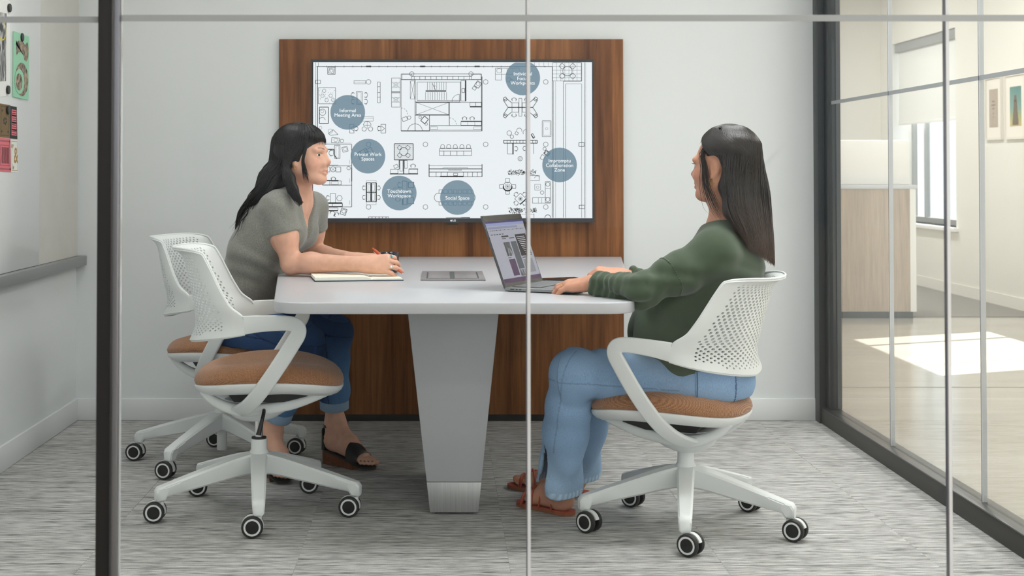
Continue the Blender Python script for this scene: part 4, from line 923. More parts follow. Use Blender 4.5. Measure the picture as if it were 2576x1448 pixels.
# ------------------------------------------------------------------ soft-body modelling: distance fields -> one continuous mesh
def nrm(v): v = np.asarray(v, float); return v/np.linalg.norm(v)
class Field:
    def __init__(s, lo, hi, h):
        s.lo = np.asarray(lo, float); s.h = h; s.n = np.ceil((np.asarray(hi)-s.lo)/h).astype(int)+1
        s.f = np.full(s.n, .05, np.float32)
    def _sub(s, lo, hi):
        a = np.clip(np.floor((lo-s.lo)/s.h).astype(int), 0, s.n); b_ = np.clip(np.ceil((hi-s.lo)/s.h).astype(int)+1, 0, s.n)
        if np.any(b_ <= a): return None, None
        sl = tuple(slice(i, j) for i, j in zip(a, b_)); ax = [(s.lo[k]+s.h*np.arange(a[k], b_[k])).astype(np.float32) for k in range(3)]
        return sl, (ax[0][:, None, None], ax[1][None, :, None], ax[2][None, None, :])
    def _comb(s, sl, d, k, op):
        f = s.f[sl]
        if op == 'u':
            if k > 0:
                hh = np.maximum(k-np.abs(f-d), 0)/k; s.f[sl] = np.minimum(f, d)-hh*hh*k*.25
            else: s.f[sl] = np.minimum(f, d)
        elif op == 's':
            d = -d
            if k > 0:
                hh = np.maximum(k-np.abs(f-d), 0)/k; s.f[sl] = np.maximum(f, d)+hh*hh*k*.25
            else: s.f[sl] = np.maximum(f, d)
    def cone(s, a, b_, ra, rb, k=.02, op='u', flat=None, fs=1.0, clip=None):
        """round cone; flat = direction whose half-width is scaled by fs"""
        a = np.asarray(a, float); b_ = np.asarray(b_, float); m = max(ra, rb)*max(1, fs)+k+.025
        sl, c = s._sub(np.minimum(a, b_)-m, np.maximum(a, b_)+m)
        if sl is None: return
        ab = b_-a; L2 = max(ab.dot(ab), 1e-12); px, py, pz = c[0]-a[0], c[1]-a[1], c[2]-a[2]
        t = np.clip((px*ab[0]+py*ab[1]+pz*ab[2])/L2, 0, 1); qx, qy, qz = px-t*ab[0], py-t*ab[1], pz-t*ab[2]
        d2 = qx*qx+qy*qy+qz*qz
        if flat is not None:
            n = nrm(flat); pn = qx*n[0]+qy*n[1]+qz*n[2]; d2 = d2-pn*pn+(pn/fs)**2
        d = np.sqrt(d2)-(ra+t*(rb-ra))
        if clip is not None:
            n = nrm(clip[1]); d = np.maximum(d, (c[0]-clip[0][0])*n[0]+(c[1]-clip[0][1])*n[1]+(c[2]-clip[0][2])*n[2])
        s._comb(sl, d, k, op)
    def chain(s, pts, rs, k=.02, op='u', flat=None, fs=1.0, clip=None):
        for a, b_, ra, rb in zip(pts, pts[1:], rs, rs[1:]): s.cone(a, b_, ra, rb, k, op, flat, fs, clip)
    def ell(s, c0, r, axes=None, k=.02, op='u'):
        c0 = np.asarray(c0, float); r = np.asarray(r, float); A = np.eye(3) if axes is None else np.asarray(axes, float); m = r.max()+k+.025
        sl, c = s._sub(c0-m, c0+m)
        if sl is None: return
        p = [c[i]-c0[i] for i in range(3)]; k0 = 0; k1 = 0
        for i in range(3):
            q = p[0]*A[i, 0]+p[1]*A[i, 1]+p[2]*A[i, 2]; k0 = k0+(q/r[i])**2; k1 = k1+(q/r[i]**2)**2
        k0 = np.sqrt(k0); s._comb(sl, k0*(k0-1)/np.sqrt(k1+1e-9), k, op)
    def half(s, p, n, lo=None, hi=None, k=0):
        """cut away the side of the plane that n points to, inside a box"""
        lo = s.lo if lo is None else np.asarray(lo, float); hi = s.lo+s.h*s.n if hi is None else np.asarray(hi, float)
        sl, c = s._sub(lo, hi); n = nrm(n)
        d = -((c[0]-p[0])*n[0]+(c[1]-p[1])*n[1]+(c[2]-p[2])*n[2]); s._comb(sl, d, k, 's')
    def vneck(s, v0, u, w, f, c0, tan):
        """cut a V opening: apex v0, axis u, lateral w, only in front (f) of c0"""
        sl, c = s._sub(s.lo, s.lo+s.h*s.n); dt = lambda o, a: (c[0]-o[0])*a[0]+(c[1]-o[1])*a[1]+(c[2]-o[2])*a[2]
        s._comb(sl, np.maximum((np.abs(dt(v0, w))-tan*dt(v0, u))*.9, -dt(c0, f)), .004, 's')
    def mesh(s, relax=1):
        f = s.f; ins = f < 0
        f[0], f[-1], f[:, 0], f[:, -1], f[:, :, 0], f[:, :, -1] = .05, .05, .05, .05, .05, .05; ins = f < 0
        cnt = np.zeros(tuple(s.n-1), np.uint8); offs = [(i, j, k) for i in (0, 1) for j in (0, 1) for k in (0, 1)]
        n0, n1, n2 = s.n-1
        for i, j, k in offs: cnt += ins[i:i+n0, j:j+n1, k:k+n2]
        cells = np.argwhere((cnt > 0) & (cnt < 8)); N = len(cells)
        val = np.stack([f[cells[:, 0]+i, cells[:, 1]+j, cells[:, 2]+k] for i, j, k in offs], 1)
        acc = np.zeros((N, 3)); num = np.zeros(N); O = np.array(offs, float)
        for a in range(8):
            for b_ in range(a+1, 8):
                if np.abs(O[a]-O[b_]).sum() != 1: continue
                m = (val[:, a] < 0) != (val[:, b_] < 0); va, vb = val[m, a], val[m, b_]; t = va/(va-vb)
                acc[m] += O[a]+(O[b_]-O[a])*t[:, None]; num[m] += 1
        V = s.lo+s.h*(cells+acc/num[:, None])
        idm = np.full(tuple(s.n-1), -1, np.int32); idm[cells[:, 0], cells[:, 1], cells[:, 2]] = np.arange(N)
        Q = []
        for ax in range(3):
            sa = [slice(0, None)]*3; sb = [slice(0, None)]*3; sa[ax] = slice(0, -1); sb[ax] = slice(1, None)
            A_, B_ = ins[tuple(sa)], ins[tuple(sb)]; E = np.argwhere(A_ != B_); u, v_ = [(1, 2), (2, 0), (0, 1)][ax]
            E = E[(E[:, u] > 0) & (E[:, v_] > 0)]; fl = A_[E[:, 0], E[:, 1], E[:, 2]]
            ids = []
            for du, dv in ((-1, -1), (0, -1), (0, 0), (-1, 0)):
                e2 = E.copy(); e2[:, u] += du; e2[:, v_] += dv; ids.append(idm[e2[:, 0], e2[:, 1], e2[:, 2]])
            q = np.stack(ids, 1); q[~fl] = q[~fl][:, ::-1]; Q.append(q)
        Q = np.vstack(Q); Q = Q[(Q >= 0).all(1)]
        a_ = Q.ravel(); b2 = np.roll(Q, -1, 1).ravel(); src = np.concatenate([a_, b2]); dst = np.concatenate([b2, a_]); C_ = np.maximum(np.bincount(src, minlength=len(V)), 1)[:, None]
        for lam in [.5, .5]*relax+[-.52, .5, -.52, .5]:
            S_ = np.stack([np.bincount(src, V[dst, q], minlength=len(V)) for q in range(3)], 1); V = V+lam*(S_/C_-V)
        return V, Q
def vnormals(V, Q):
    n = np.cross(V[Q[:, 2]]-V[Q[:, 0]], V[Q[:, 3]]-V[Q[:, 1]]); N = np.zeros_like(V)
    for a in range(4): np.add.at(N, Q[:, a], n)
    return N/(np.linalg.norm(N, axis=1)[:, None]+1e-12)
def qmesh(name, V, Q, m, parent, col=None):
    me = bpy.data.meshes.new(name); me.vertices.add(len(V)); me.vertices.foreach_set('co', np.asarray(V, np.float32).ravel())
    me.loops.add(len(Q)*4); me.loops.foreach_set('vertex_index', Q.astype(np.int32).ravel())
    me.polygons.add(len(Q)); me.polygons.foreach_set('loop_start', np.arange(0, len(Q)*4, 4, dtype=np.int32)); me.update(calc_edges=True); me.validate()
    if col is not None:
        at_ = me.color_attributes.new('Col', 'FLOAT_COLOR', 'POINT'); c4 = np.ones((len(V), 4), np.float32); c4[:, :3] = col; at_.data.foreach_set('color', c4.ravel())
    me.shade_smooth(); o = link(name, me, m); 
    if parent: ch(o, parent)
    return o
def m_col(name, rough=.5, sss=0, fac=None, bumpn=None, spec=.4, sheen=0):
    m, nt, b = nodes(name); a = nt.nodes.new('ShaderNodeVertexColor'); a.layer_name = 'Col'; c = a.outputs['Color']
    if fac: c = mixc(nt, fac[0], c, ramp(nt, noise(nt, mapped(nt, fac[1]), 1, fac[2] if len(fac) > 2 else 3), [(.3, (.55, .55, .55, 1)), (.7, (1.35, 1.35, 1.35, 1))]), 'MULTIPLY')
    nt.links.new(c, b.inputs['Base Color']); b.inputs['Roughness'].default_value = rough; b.inputs['Specular IOR Level'].default_value = spec; b.inputs['Sheen Weight'].default_value = sheen
    if sss: b.inputs['Subsurface Weight'].default_value = sss; b.inputs['Subsurface Radius'].default_value = (.012, .005, .003); b.inputs['Subsurface Scale'].default_value = .6
    if bumpn: bump(nt, b, noise(nt, mapped(nt, bumpn[0]), 1, 3), bumpn[1], bumpn[2])
    return m
M_skin = m_col('skin', .48, .12, (.18, (45, 45, 45)), ((900, 900, 900), .06, .0006))
M_denim = m_col('denim', .9, 0, (.35, (900, 900, 120), 2), ((700, 700, 300), .25, .0008), .2)
M_tee = m_col('heather_jersey', .95, 0, (.75, (260, 260, 700), 3), ((700, 700, 700), .2, .0006), .15, .3)
M_swt = m_col('green_knit', .85, 0, (.12, (60, 60, 60)), None, .2, .25)
def rot_about(v, ax, a):
    ax = nrm(ax); v = np.asarray(v, float); return v*math.cos(a)+np.cross(ax, v)*math.sin(a)+ax*ax.dot(v)*(1-math.cos(a))

def hand(F, w, fwd, up, lat, curls, thumb, sc=1.0, splay=(.10, .03, -.04, -.12), tips=None):
    """w wrist, fwd towards the fingers, up = back of the hand, lat = towards the thumb side"""
    fwd = nrm(fwd); up = nrm(up-fwd*np.dot(up, fwd)); lat = nrm(lat-fwd*np.dot(lat, fwd)-up*np.dot(lat, up))
    P = lambda x, y, z: np.asarray(w)+sc*(x*fwd+y*lat+z*up)
    kn = [P(.088, .027, .002), P(.092, .008, .005), P(.088, -.011, .003), P(.080, -.028, -.001)]
    st = [P(.012, .012, 0), P(.012, .004, 0), P(.012, -.006, 0), P(.012, -.014, 0)]
    for a, b_ in zip(st, kn): F.cone(a, b_, .0150*sc, .0108*sc, .016)
    F.cone(P(-.03, 0, 0), P(.02, 0, 0), .0225*sc, .021*sc, .02, flat=up, fs=.8)
    F.cone(P(.03, .012, -.006), P(.06, .02, -.008), .016*sc, .012*sc, .015); F.cone(P(.03, -.014, -.006), P(.065, -.022, -.006), .014*sc, .011*sc, .015)
    joints = {}
    for i, L in enumerate((.070, .077, .071, .056)):
        d = rot_about(fwd, up, splay[i]*(1 if np.dot(np.cross(up, fwd), lat) > 0 else -1)); axis = np.cross(up, fwd); axis = nrm(axis)
        p = kn[i]; ang = 0; r = [.0098, .0088, .0080, .0068]; pts = [p]
        for s_, (fr, cu) in enumerate(zip((.46, .30, .24), curls[i])):
            ang += cu; dd = rot_about(d, axis, ang); p = p+dd*L*fr*sc; pts.append(p)
        F.chain(pts, [x*sc for x in r], .0035); joints[i] = pts
    b0 = P(.018, .018, -.006)
    pts = [b0]+[P(*q) for q in thumb]; F.chain(pts, [.0150*sc, .0125*sc, .0105*sc, .0078*sc][:len(pts)], .010); joints['t'] = pts
    return joints, kn
def foot(F, ankle, heel, toe, up=(0, 0, 1), w=.036, side=1):
    """bare foot from heel to toe points lying on the sole; side=+1 if the big toe is on the left of the walking direction"""
    ankle, heel, toe = map(np.asarray, (ankle, heel, toe)); d = nrm(toe-heel); up = np.asarray(up, float); up = nrm(up-d*up.dot(d)); lt = np.cross(up, d)*side; L = np.linalg.norm(toe-heel)
    Q = lambda x, y, z: heel+d*L*x+lt*y+up*z
    F.ell(Q(.10, 0, .030), (.036, .029, .031), [d, lt, up], .02)
    F.cone(ankle, Q(.14, 0, .035), .031, .030, .03)
    F.cone(ankle+d*.012, Q(.45, .006, .050), .030, .027, .03); F.cone(Q(.45, .006, .045), Q(.74, .010, .022), .027, .019, .03, flat=lt, fs=1.45)
    F.cone(Q(.2, -.008, .024), Q(.7, -.014, .016), .024, .015, .02); F.cone(Q(.70, -.022, .016), Q(.72, .024, .018), .015, .017, .02)
    tp = []
    for i, (y, xe, r) in enumerate(((.025, .985, .0115), (.008, .965, .0082), (-.005, .935, .0076), (-.017, .90, .0072), (-.028, .86, .0068))):
        a = Q(.74, y*.9, .015); b_ = Q((.74+xe)/2, y, .017); c_ = Q(xe, y, r+.001); F.chain([a, b_, c_], [r*1.1, r, r], .004); tp.append(c_)
    return d, lt, up, Q, tp
def head_sdf(F, c, fw, up, sc=1.0, ears=True):
    fw = nrm(fw); up = nrm(np.asarray(up)-fw*np.dot(up, fw)); lf = np.cross(up, fw); A = [fw, lf, up]
    P = lambda x, y, z: np.asarray(c)+sc*(x*fw+y*lf+z*up); E = lambda q, r, k=.02, op='u': F.ell(P(*q), np.array(r)*sc, A, k, op); K = lambda a, b_, ra, rb, k=.012, **kw: F.cone(P(*a), P(*b_), ra*sc, rb*sc, k, **kw)
    E((-.014, 0, .028), (.098, .075, .088)); E((.022, 0, -.012), (.066, .062, .088), .03); E((.036, 0, -.060), (.052, .046, .050), .025)
    E((.080, 0, -.098), (.016, .017, .0135), .022)
    for s_ in (1, -1):
        K((-.010, .055*s_, -.052), (.068, .018*s_, -.098), .017, .014, .028)
        E((.058, .038*s_, -.034), (.026, .024, .026), .02)           # cheek
        K((.079, .046*s_, .018), (.090, .014*s_, .018), .010, .009, .016)   # brow
        E((.098, .032*s_, -.001), (.018, .0185, .0125), .012, 's')    # eye socket
        F.ell(P(.0755, .0315*s_, -.001), np.array((.0142, .0142, .0142))*sc, A, .006)   # lids
        K((.091, .017*s_, -.0015), (.0815, .045*s_, .0005), .0047, .0036, .0016, op='s') # eye slit
        E((.094, .0125*s_, -.0375), (.0105, .0078, .0075), .008)
        E((.100, .0068*s_, -.0445), (.005, .0038, .0032), .002, 's')
        if ears:
            E((-.012, .073*s_, -.010), (.017, .008, .026), .008); E((-.007, .081*s_, -.008), (.009, .005, .016), .005, 's'); E((-.004, .073*s_, -.036), (.008, .006, .009), .008)
    E((.086, 0, -.030), (.016, .026, .03), .02)
    F.chain([P(.087, 0, .013), P(.095, 0, -.008), P(.1115, 0, -.0290)], [.0072*sc, .0074*sc, .0094*sc], .010); E((.102, 0, -.036), (.010, .009, .006), .008)
    for s_ in (1, -1):
        F.chain([P(.0825, .025*s_, -.0636), P(.0955, .011*s_, -.0612), P(.0985, 0, -.0618)], [.0032*sc, .0052*sc, .0050*sc], .006)
        F.chain([P(.0825, .024*s_, -.0648), P(.0945, .011*s_, -.0725), P(.0965, 0, -.0735)], [.0032*sc, .0056*sc, .0060*sc], .006)
    F.chain([P(.0905, .024, -.0642), P(.1035, .009, -.0668), P(.1035, -.009, -.0668), P(.0905, -.024, -.0642)], [.0014*sc, .0024*sc, .0024*sc, .0014*sc], .0015, 's')
    return P, A
def chord_spline(pts, n):
    """smooth curve through unevenly spaced points, sampled evenly along its length"""
    P = np.asarray(pts, float); s = np.concatenate([[0], np.cumsum(np.linalg.norm(np.diff(P, axis=0), axis=1)+1e-6)])
    m = np.empty_like(P); m[1:-1] = (P[2:]-P[:-2])/(s[2:]-s[:-2])[:, None]; m[0] = (P[1]-P[0])/(s[1]-s[0]); m[-1] = (P[-1]-P[-2])/(s[-1]-s[-2])
    t = np.linspace(0, s[-1], n); i = np.clip(np.searchsorted(s, t, 'right')-1, 0, len(P)-2); h = (s[i+1]-s[i])[:, None]; u = ((t-s[i])[:, None])/h
    return (2*u**3-3*u**2+1)*P[i]+(u**3-2*u**2+u)*h*m[i]+(-2*u**3+3*u**2)*P[i+1]+(u**3-u**2)*h*m[i+1]
def strands(name, guides, m, parent, n_seg=14, w=(.0016, .0006)):
    """guides: list of (points, radius); each is a thin tapered tube; one mesh"""
    ns = 4; off = np.arange(ns); P = np.stack([chord_spline(p, n_seg) for p, _ in guides]); R0 = np.array([r for _, r in guides]); N = len(P)
    T = np.gradient(P, axis=1); T /= np.linalg.norm(T, axis=2)[..., None]+1e-9
    ref = np.where(np.abs(T[:, 0, 2:3]) < .8, np.array([[0, 0, 1.]]), np.array([[1., 0, 0]])); a = np.cross(T[:, 0], ref); F_ = np.zeros_like(P)
    for i in range(n_seg):      # carry one side direction along each strand so it never twists
        a = a-T[:, i]*(a*T[:, i]).sum(1)[:, None]; a /= np.linalg.norm(a, axis=1)[:, None]+1e-9; F_[:, i] = a
    B_ = np.cross(T, F_); r = R0[:, None]*np.interp(np.linspace(0, 1, n_seg), [0, .1, .7, 1], [.7, 1, .85, .12])[None]
    ring = np.stack([P+r[..., None]*(math.cos(q)*F_+math.sin(q)*B_) for q in np.linspace(0, 2*math.pi, ns, endpoint=False)], 2)
    base = (np.arange(N)[:, None]*n_seg+np.arange(n_seg-1)[None])[..., None]*ns
    Q = np.stack([base+off, base+(off+1) % ns, base+ns+(off+1) % ns, base+ns+off], -1).reshape(-1, 4)
    return ring.reshape(-1, 3), Q
UP = np.array([0, 0, 1.])
SK1 = np.array(lin(222, 172, 148)[:3]); SK2 = np.array(lin(208, 152, 126)[:3]); LIP1 = np.array(lin(196, 118, 110)[:3])
def paint(V, col, c, r, soft, tgt, amt=1.0):
    d = np.linalg.norm(V-np.asarray(c), axis=1); w = np.clip((r-d)/soft, 0, 1)*amt; return col*(1-w[:, None])+np.asarray(tgt)*w[:, None]
def face_paint(V, col, P, lip, brow, cheek):
    for s_ in (-1, 1):
        col = paint(V, col, P(.062, .042*s_, -.03), .034, .03, cheek, .5)
        for q in np.linspace(0, 1, 9): col = paint(V, col, P(.0985-.014*q*q, .0225*q*s_, -.0668+.0025*q*q), .0078-.003*q, .0025, lip, .85)
    o = P(0, 0, 0); B = np.stack([P(1, 0, 0)-o, P(0, 1, 0)-o, P(0, 0, 1)-o]); L = (V-o)@B.T/(B[0]@B[0])   # head coordinates
    q = np.clip((np.abs(L[:, 1])-.014)/.035, 0, 1); fr = (L[:, 0] > .055) & (np.abs(L[:, 2]) < .05)
    for zc, hw, y0, y1, c_, am in ((.0215+.0055*np.sin(q*2.5), .0030-.0014*q, .012, .050, brow, .8), (.0052+.0014*np.sin(q*3), .0014+0*q, .016, .048, brow*.45, .9)):
        w = fr*np.clip((hw-np.abs(L[:, 2]-zc))/.0012+.5, 0, 1)*np.clip((np.abs(L[:, 1])-y0)/.003, 0, 1)*np.clip((y1-np.abs(L[:, 1]))/.004, 0, 1)*am
        col = col*(1-w[:, None])+c_*w[:, None]
    return paint(V, col, P(.105, 0, -.035), .018, .018, cheek, .45)
def eyes(P, A, sc, parent, gaze):
    fw, lf, up = A; fw = nrm(fw+lf*gaze); lf = np.cross(up, fw)
    M_sc = MATS.get('eye_white') or mat('eye_white', (236, 232, 228), .15); M_ir = MATS.get('iris_brown') or mat('iris_brown', (82, 58, 40), .1); M_pu = MATS.get('pupil_black') or mat('pupil_black', (6, 5, 5), .05)
    for s_ in (1, -1):
        c = P(.0755, .0315*s_, -.001); Rm = Matrix((fw, lf, up)).transposed().to_4x4(); Mx = Matrix.Translation(c) @ Rm @ Matrix.Rotation(math.pi/2, 4, 'Y')
        mb = MB(); R0 = .0128*sc; th = np.linspace(0, math.pi, 25)
        mb.lathe([(max(1e-5, R0*math.sin(t)), R0*math.cos(t)) for t in th], 24, Mx, 0, cap=False)
        for k, (a, b_) in enumerate(((.0, .19), (.19, .46))):
            mb.lathe([(max(1e-5, (R0+.00025)*math.sin(t)), (R0+.00025)*math.cos(t)) for t in np.linspace(a, b_, 5)], 24, Mx, 2-k, cap=False)
        o = mb.obj('eye', [M_sc, M_ir, M_pu], smooth=True, merge=1e-6); ch(o, parent)
def patch(name, V, Q, mask, m, parent, off=.0018, col=None):
    N = vnormals(V, Q); q = Q[mask[Q].all(1)]
    if len(q) == 0: return None
    ids, inv = np.unique(q, return_inverse=True); q2 = inv.reshape(q.shape); Vt = V[ids]+N[ids]*off; Vb = V[ids]-N[ids]*.001; n = len(ids)
    # side walls
    ed = {}
    for f in q2:
        for a in range(4): e_ = (f[a], f[(a+1) % 4]); ed[e_] = 1
    walls = [(a, b_, n+b_, n+a)[::-1] for (a, b_) in ed if (b_, a) not in ed]
    Qa = np.vstack([q2, np.array(walls, int)]) if walls else q2
    return qmesh(name, np.vstack([Vt, Vb]), Qa, m, parent, None if col is None else np.tile(np.asarray(col), (2*n, 1)))
def seg_info(V, a, b_):
    ab = b_-a; t = np.clip(((V-a)@ab)/ab.dot(ab), 0, 1); d = V-(a+t[:, None]*ab); return t, d
def ring_obj(name, c, axis, R, r, m, parent, n=24):
    axis = nrm(axis); u = nrm(np.cross(axis, [.3, .2, .9])); v_ = np.cross(axis, u)
    pts = [np.asarray(c)+R*(math.cos(a)*u+math.sin(a)*v_) for a in np.linspace(0, 2*math.pi, n+1)]
    return ch(MB().tube(pts, r, 8).obj(name, m, smooth=True), parent)
M_gold2 = mat('gold', (214, 168, 92), .2, 1); M_silver = mat('silver', (206, 206, 204), .2, 1); M_turq = mat('turquoise', (40, 168, 186), .25)
M_pearl = mat('pearl', (236, 230, 222), .2)

# ================================================================== woman in the grey shirt
pL = empty('person', (-.75, 5.5, 0)); bpy.context.view_layer.update()
tag(pL, 'woman with black wavy hair in a grey T-shirt and dark jeans, writing in a notebook', 'person')
fb = nrm([.95, -.30, 0]); lt = np.array([.30, .95, 0])/np.linalg.norm([.30, .95])
sp = [at(600, 805, 5.52), at(622, 715, 5.49), at(655, 630, 5.47), at(694, 560, 5.47), at(728, 512, 5.47)]
shN, shF = at(697, 522, 5.33), at(786, 522, 5.60)
elN, elF = at(733, 664, 5.33), at(788, 640, 5.66); wrN, wrF = at(912, 664, 5.21), at(893, 652, 5.52)
nk0, nk1 = at(745, 492, 5.47), at(762, 432, 5.43)
hdc = at(763, 391, 5.41); hfw = nrm([.95, -.33, .03]); HS = .93
hipN, hipF = sp[0]-lt*.088+fb*.03-UP*.02, sp[0]+lt*.088+fb*.03-UP*.02
knN, knF = at(765, 862, 5.22), at(838, 838, 5.52)
toeN = atz(714, 1207, .016); heelN = toeN+np.array([-.075, .19, .052]); anN = heelN+np.array([.012, -.03, .095])
toeF = atz(936, 1174, .016); hb = atz(822, 1163, 0); heelF = np.array([hb[0], hb[1], .062]); anF = at(842, 1062, heelF[1]-.01)
F = Field((-1.02, 5.02, -.01), (-.10, 5.86, 1.30), .003)
F.chain(sp, [.098, .088, .092, .098, .072], .05, flat=lt, fs=1.42)
for s_ in (-1, 1): F.ell(sp[3]+fb*.070-UP*.035+lt*.062*s_, (.062, .062, .060), None, .04)
F.cone(sp[4], shN, .06, .047, .04); F.cone(sp[4], shF, .06, .047, .04)
F.chain([shN, (shN+elN)/2, elN], [.047, .043, .036], .03); F.chain([shF, (shF+elF)/2, elF], [.047, .042, .035], .03)
F.chain([elN, elN*.72+wrN*.28+UP*.004, wrN], [.037, .0375, .0245], .02); F.chain([elF, elF*.72+wrF*.28, wrF], [.036, .036, .0245], .02)
F.chain([sp[4], nk0, nk1], [.058, .050, .045], .03); F.cone(nk1, hdc-UP*.04-hfw*.025, .045, .050, .02)
P, A = head_sdf(F, hdc, hfw, UP, HS)
jN, knuck = hand(F, wrN, np.array([.97, -.10, .03]), np.array([.05, -.88, .45]), np.array([0, .40, .9]), [(.75, .85, .45), (.62, .75, .40), (.40, .45, .25), (.45, .5, .3)], [(.045, .030, -.022), (.072, .026, -.036), (.092, .014, -.040)], 1.0, (.10, .03, -.06, -.16))
hand(F, wrF, np.array([.98, .06, .0]), np.array([0, -.4, .9]), np.array([0, -.9, -.4]), [(.3, .4, .3)]*4, [(.045, .035, -.01), (.07, .045, -.015), (.092, .045, -.02)], .95)
F.chain([hipN, (hipN+knN)/2, knN], [.085, .075, .058], .04); F.chain([hipF, (hipF+knF)/2, knF], [.085, .075, .058], .04)
for k_, a_ in ((knN, anN), (knF, anF)):
    F.chain([k_, k_*.7+a_*.3-fb*.012, k_*.4+a_*.6, a_], [.055, .052, .041, .0325], .03)
F.half((0, 0, .474), -UP, (-1.2, 5.0, .28), (-.64, 5.9, .52), k=.01)
fN = foot(F, anN, heelN, toeN, side=1); fF = foot(F, anF, heelF, toeF, side=1)
V, Q = F.mesh(1); col = np.tile(SK1, (len(V), 1))
col = face_paint(V, col, P, LIP1, np.array(lin(52, 40, 38)[:3]), np.array(lin(214, 140, 122)[:3]))
for j in fN[4][:5]+fF[4][:5]: col = paint(V, col, j+UP*.008, .0052, .002, np.array(lin(80, 84, 80)[:3]), .8)
bodyL = qmesh('body', V, Q, M_skin, pL, col); eyes(P, A, HS, pL, -.50)
del F
# T-shirt
F = Field((-1.0, 5.10, .56), (-.35, 5.80, 1.10), .0035)
F.chain(sp[1:], [.100, .102, .108, .080], .05, flat=lt, fs=1.42); F.cone(sp[0]*.35+sp[1]*.65, sp[1], .103, .100, .03, flat=lt, fs=1.42)
for s_ in (-1, 1): F.ell(sp[3]+fb*.074-UP*.035+lt*.062*s_, (.069, .069, .067), None, .05)
for a_, e_ in ((shN, elN), (shF, elF)):
    F.cone(sp[4], a_, .068, .058, .04); F.cone(a_, a_*.40+e_*.60, .058, .058, .022, clip=(a_*.55+e_*.45, e_-a_))
F.ell(nk0+UP*.045+fb*.01, (.085, .075, .070), None, .01, 's')
F.vneck(sp[3]+fb*.10-UP*.048, nrm(sp[4]-sp[2]), lt, fb, sp[3]+fb*.035, .46)
F.half(sp[0]*.30+sp[1]*.70, (sp[0]-sp[1]), k=.004)
V, Q = F.mesh(1); N = vnormals(V, Q)
w0 = np.clip((.90-V[:, 2])/.15, 0, 1); ax_ = (V-sp[2])@fb
fold = .0035*np.sin((V[:, 2]*55+ax_*38)+2.2*np.sin(V[:, 2]*23+V[:, 1]*19))*w0*np.clip((V[:, 2]-.70)/.05, 0, 1)+.002*np.sin(V@np.array([70., 40., 90.]))*np.exp(-((V-shN)**2).sum(1)/.006)
V = V+N*fold[:, None]
tee = qmesh('t_shirt', V, Q, M_tee, pL, np.tile(np.array(lin(134, 134, 128)[:3]), (len(V), 1))); tee['label'] = 'heather grey V-neck T-shirt'
# jeans
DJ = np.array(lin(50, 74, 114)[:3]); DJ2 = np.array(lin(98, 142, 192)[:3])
F = Field((-1.02, 5.05, .10), (-.20, 5.80, .80), .0035)
F.chain([sp[0]-UP*.02, sp[0]*.45+sp[1]*.55, sp[0]*.32+sp[1]*.68], [.112, .101, .098], .03, flat=lt, fs=1.45)
F.ell(sp[0]-fb*.035-UP*.03, (.12, .15, .095), [fb, lt, UP], .04)
for h_, k_, a_ in ((hipN, knN, anN), (hipF, knF, anF)):
    F.chain([h_, (h_+k_)/2, k_], [.096, .086, .071], .04); c_ = k_*.36+a_*.64
    F.chain([k_, k_*.7+a_*.3-fb*.008, c_, k_*.22+a_*.78], [.070, .064, .056, .050], .03, clip=(k_*.27+a_*.73, a_-k_))
F.half((0, 0, .470), -UP, (-1.2, 5.0, .28), (-.62, 5.9, .52), k=.01)
wc = sp[0]*.34+sp[1]*.66; F.half(wc, sp[1]-sp[0], wc-.20, wc+.20, k=.003)
V, Q = F.mesh(1); N = vnormals(V, Q); col = np.tile(DJ, (len(V), 1)); disp = np.zeros(len(V))
for h_, k_, a_ in ((hipN, knN, anN), (hipF, knF, anF)):
    t, d = seg_info(V, h_, k_); near = np.linalg.norm(d, axis=1) < .12
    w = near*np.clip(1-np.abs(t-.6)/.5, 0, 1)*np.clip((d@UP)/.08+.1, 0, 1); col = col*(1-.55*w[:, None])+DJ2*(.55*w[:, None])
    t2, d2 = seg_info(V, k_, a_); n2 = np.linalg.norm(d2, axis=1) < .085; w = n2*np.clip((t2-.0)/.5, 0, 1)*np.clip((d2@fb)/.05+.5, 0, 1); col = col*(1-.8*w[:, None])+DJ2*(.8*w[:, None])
    kd = np.linalg.norm(V-k_, axis=1); disp += .004*np.sin(kd*150+3*np.sin((V@lt)*30))*np.exp(-(kd-.06)**2/.0016)*(((V-k_)@fb) < .03)
    pn = nrm(np.cross(k_-h_, lt)); sm = near & (np.abs(d@pn) < .0022) & (d@lt < -.02) & (t > .02); col[sm] *= .45
    pn2 = nrm(np.cross(a_-k_, lt)); sm = n2 & (np.abs(d2@pn2) < .0022) & (d2@lt < -.02); col[sm] *= .5
hd_ = np.linalg.norm(V-hipN-fb*.03, axis=1); disp += .004*np.sin(V[:, 2]*70+V[:, 0]*90)*np.exp(-hd_**2/.006)
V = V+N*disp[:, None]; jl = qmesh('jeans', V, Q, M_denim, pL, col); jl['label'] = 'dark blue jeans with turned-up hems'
wl = (V-(sp[0]*.34+sp[1]*.66))@nrm(sp[1]-sp[0])
patch('waistband', V, Q, (wl > -.038) & (wl < .01), M_denim, pL, .002, DJ*.85)
for a in (-.55, -1.25, .6):
    dr = fb*math.cos(a)+lt*math.sin(a); rel = V-(sp[0]*.34+sp[1]*.66); s_ = rel@nrm(np.cross(dr, UP)); patch('belt_loop', V, Q, (wl > -.05) & (wl < .012) & (np.abs(s_) < .006) & (rel@dr > 0), M_denim, pL, .0048, DJ*1.1)
CUF = np.array(lin(150, 178, 206)[:3])
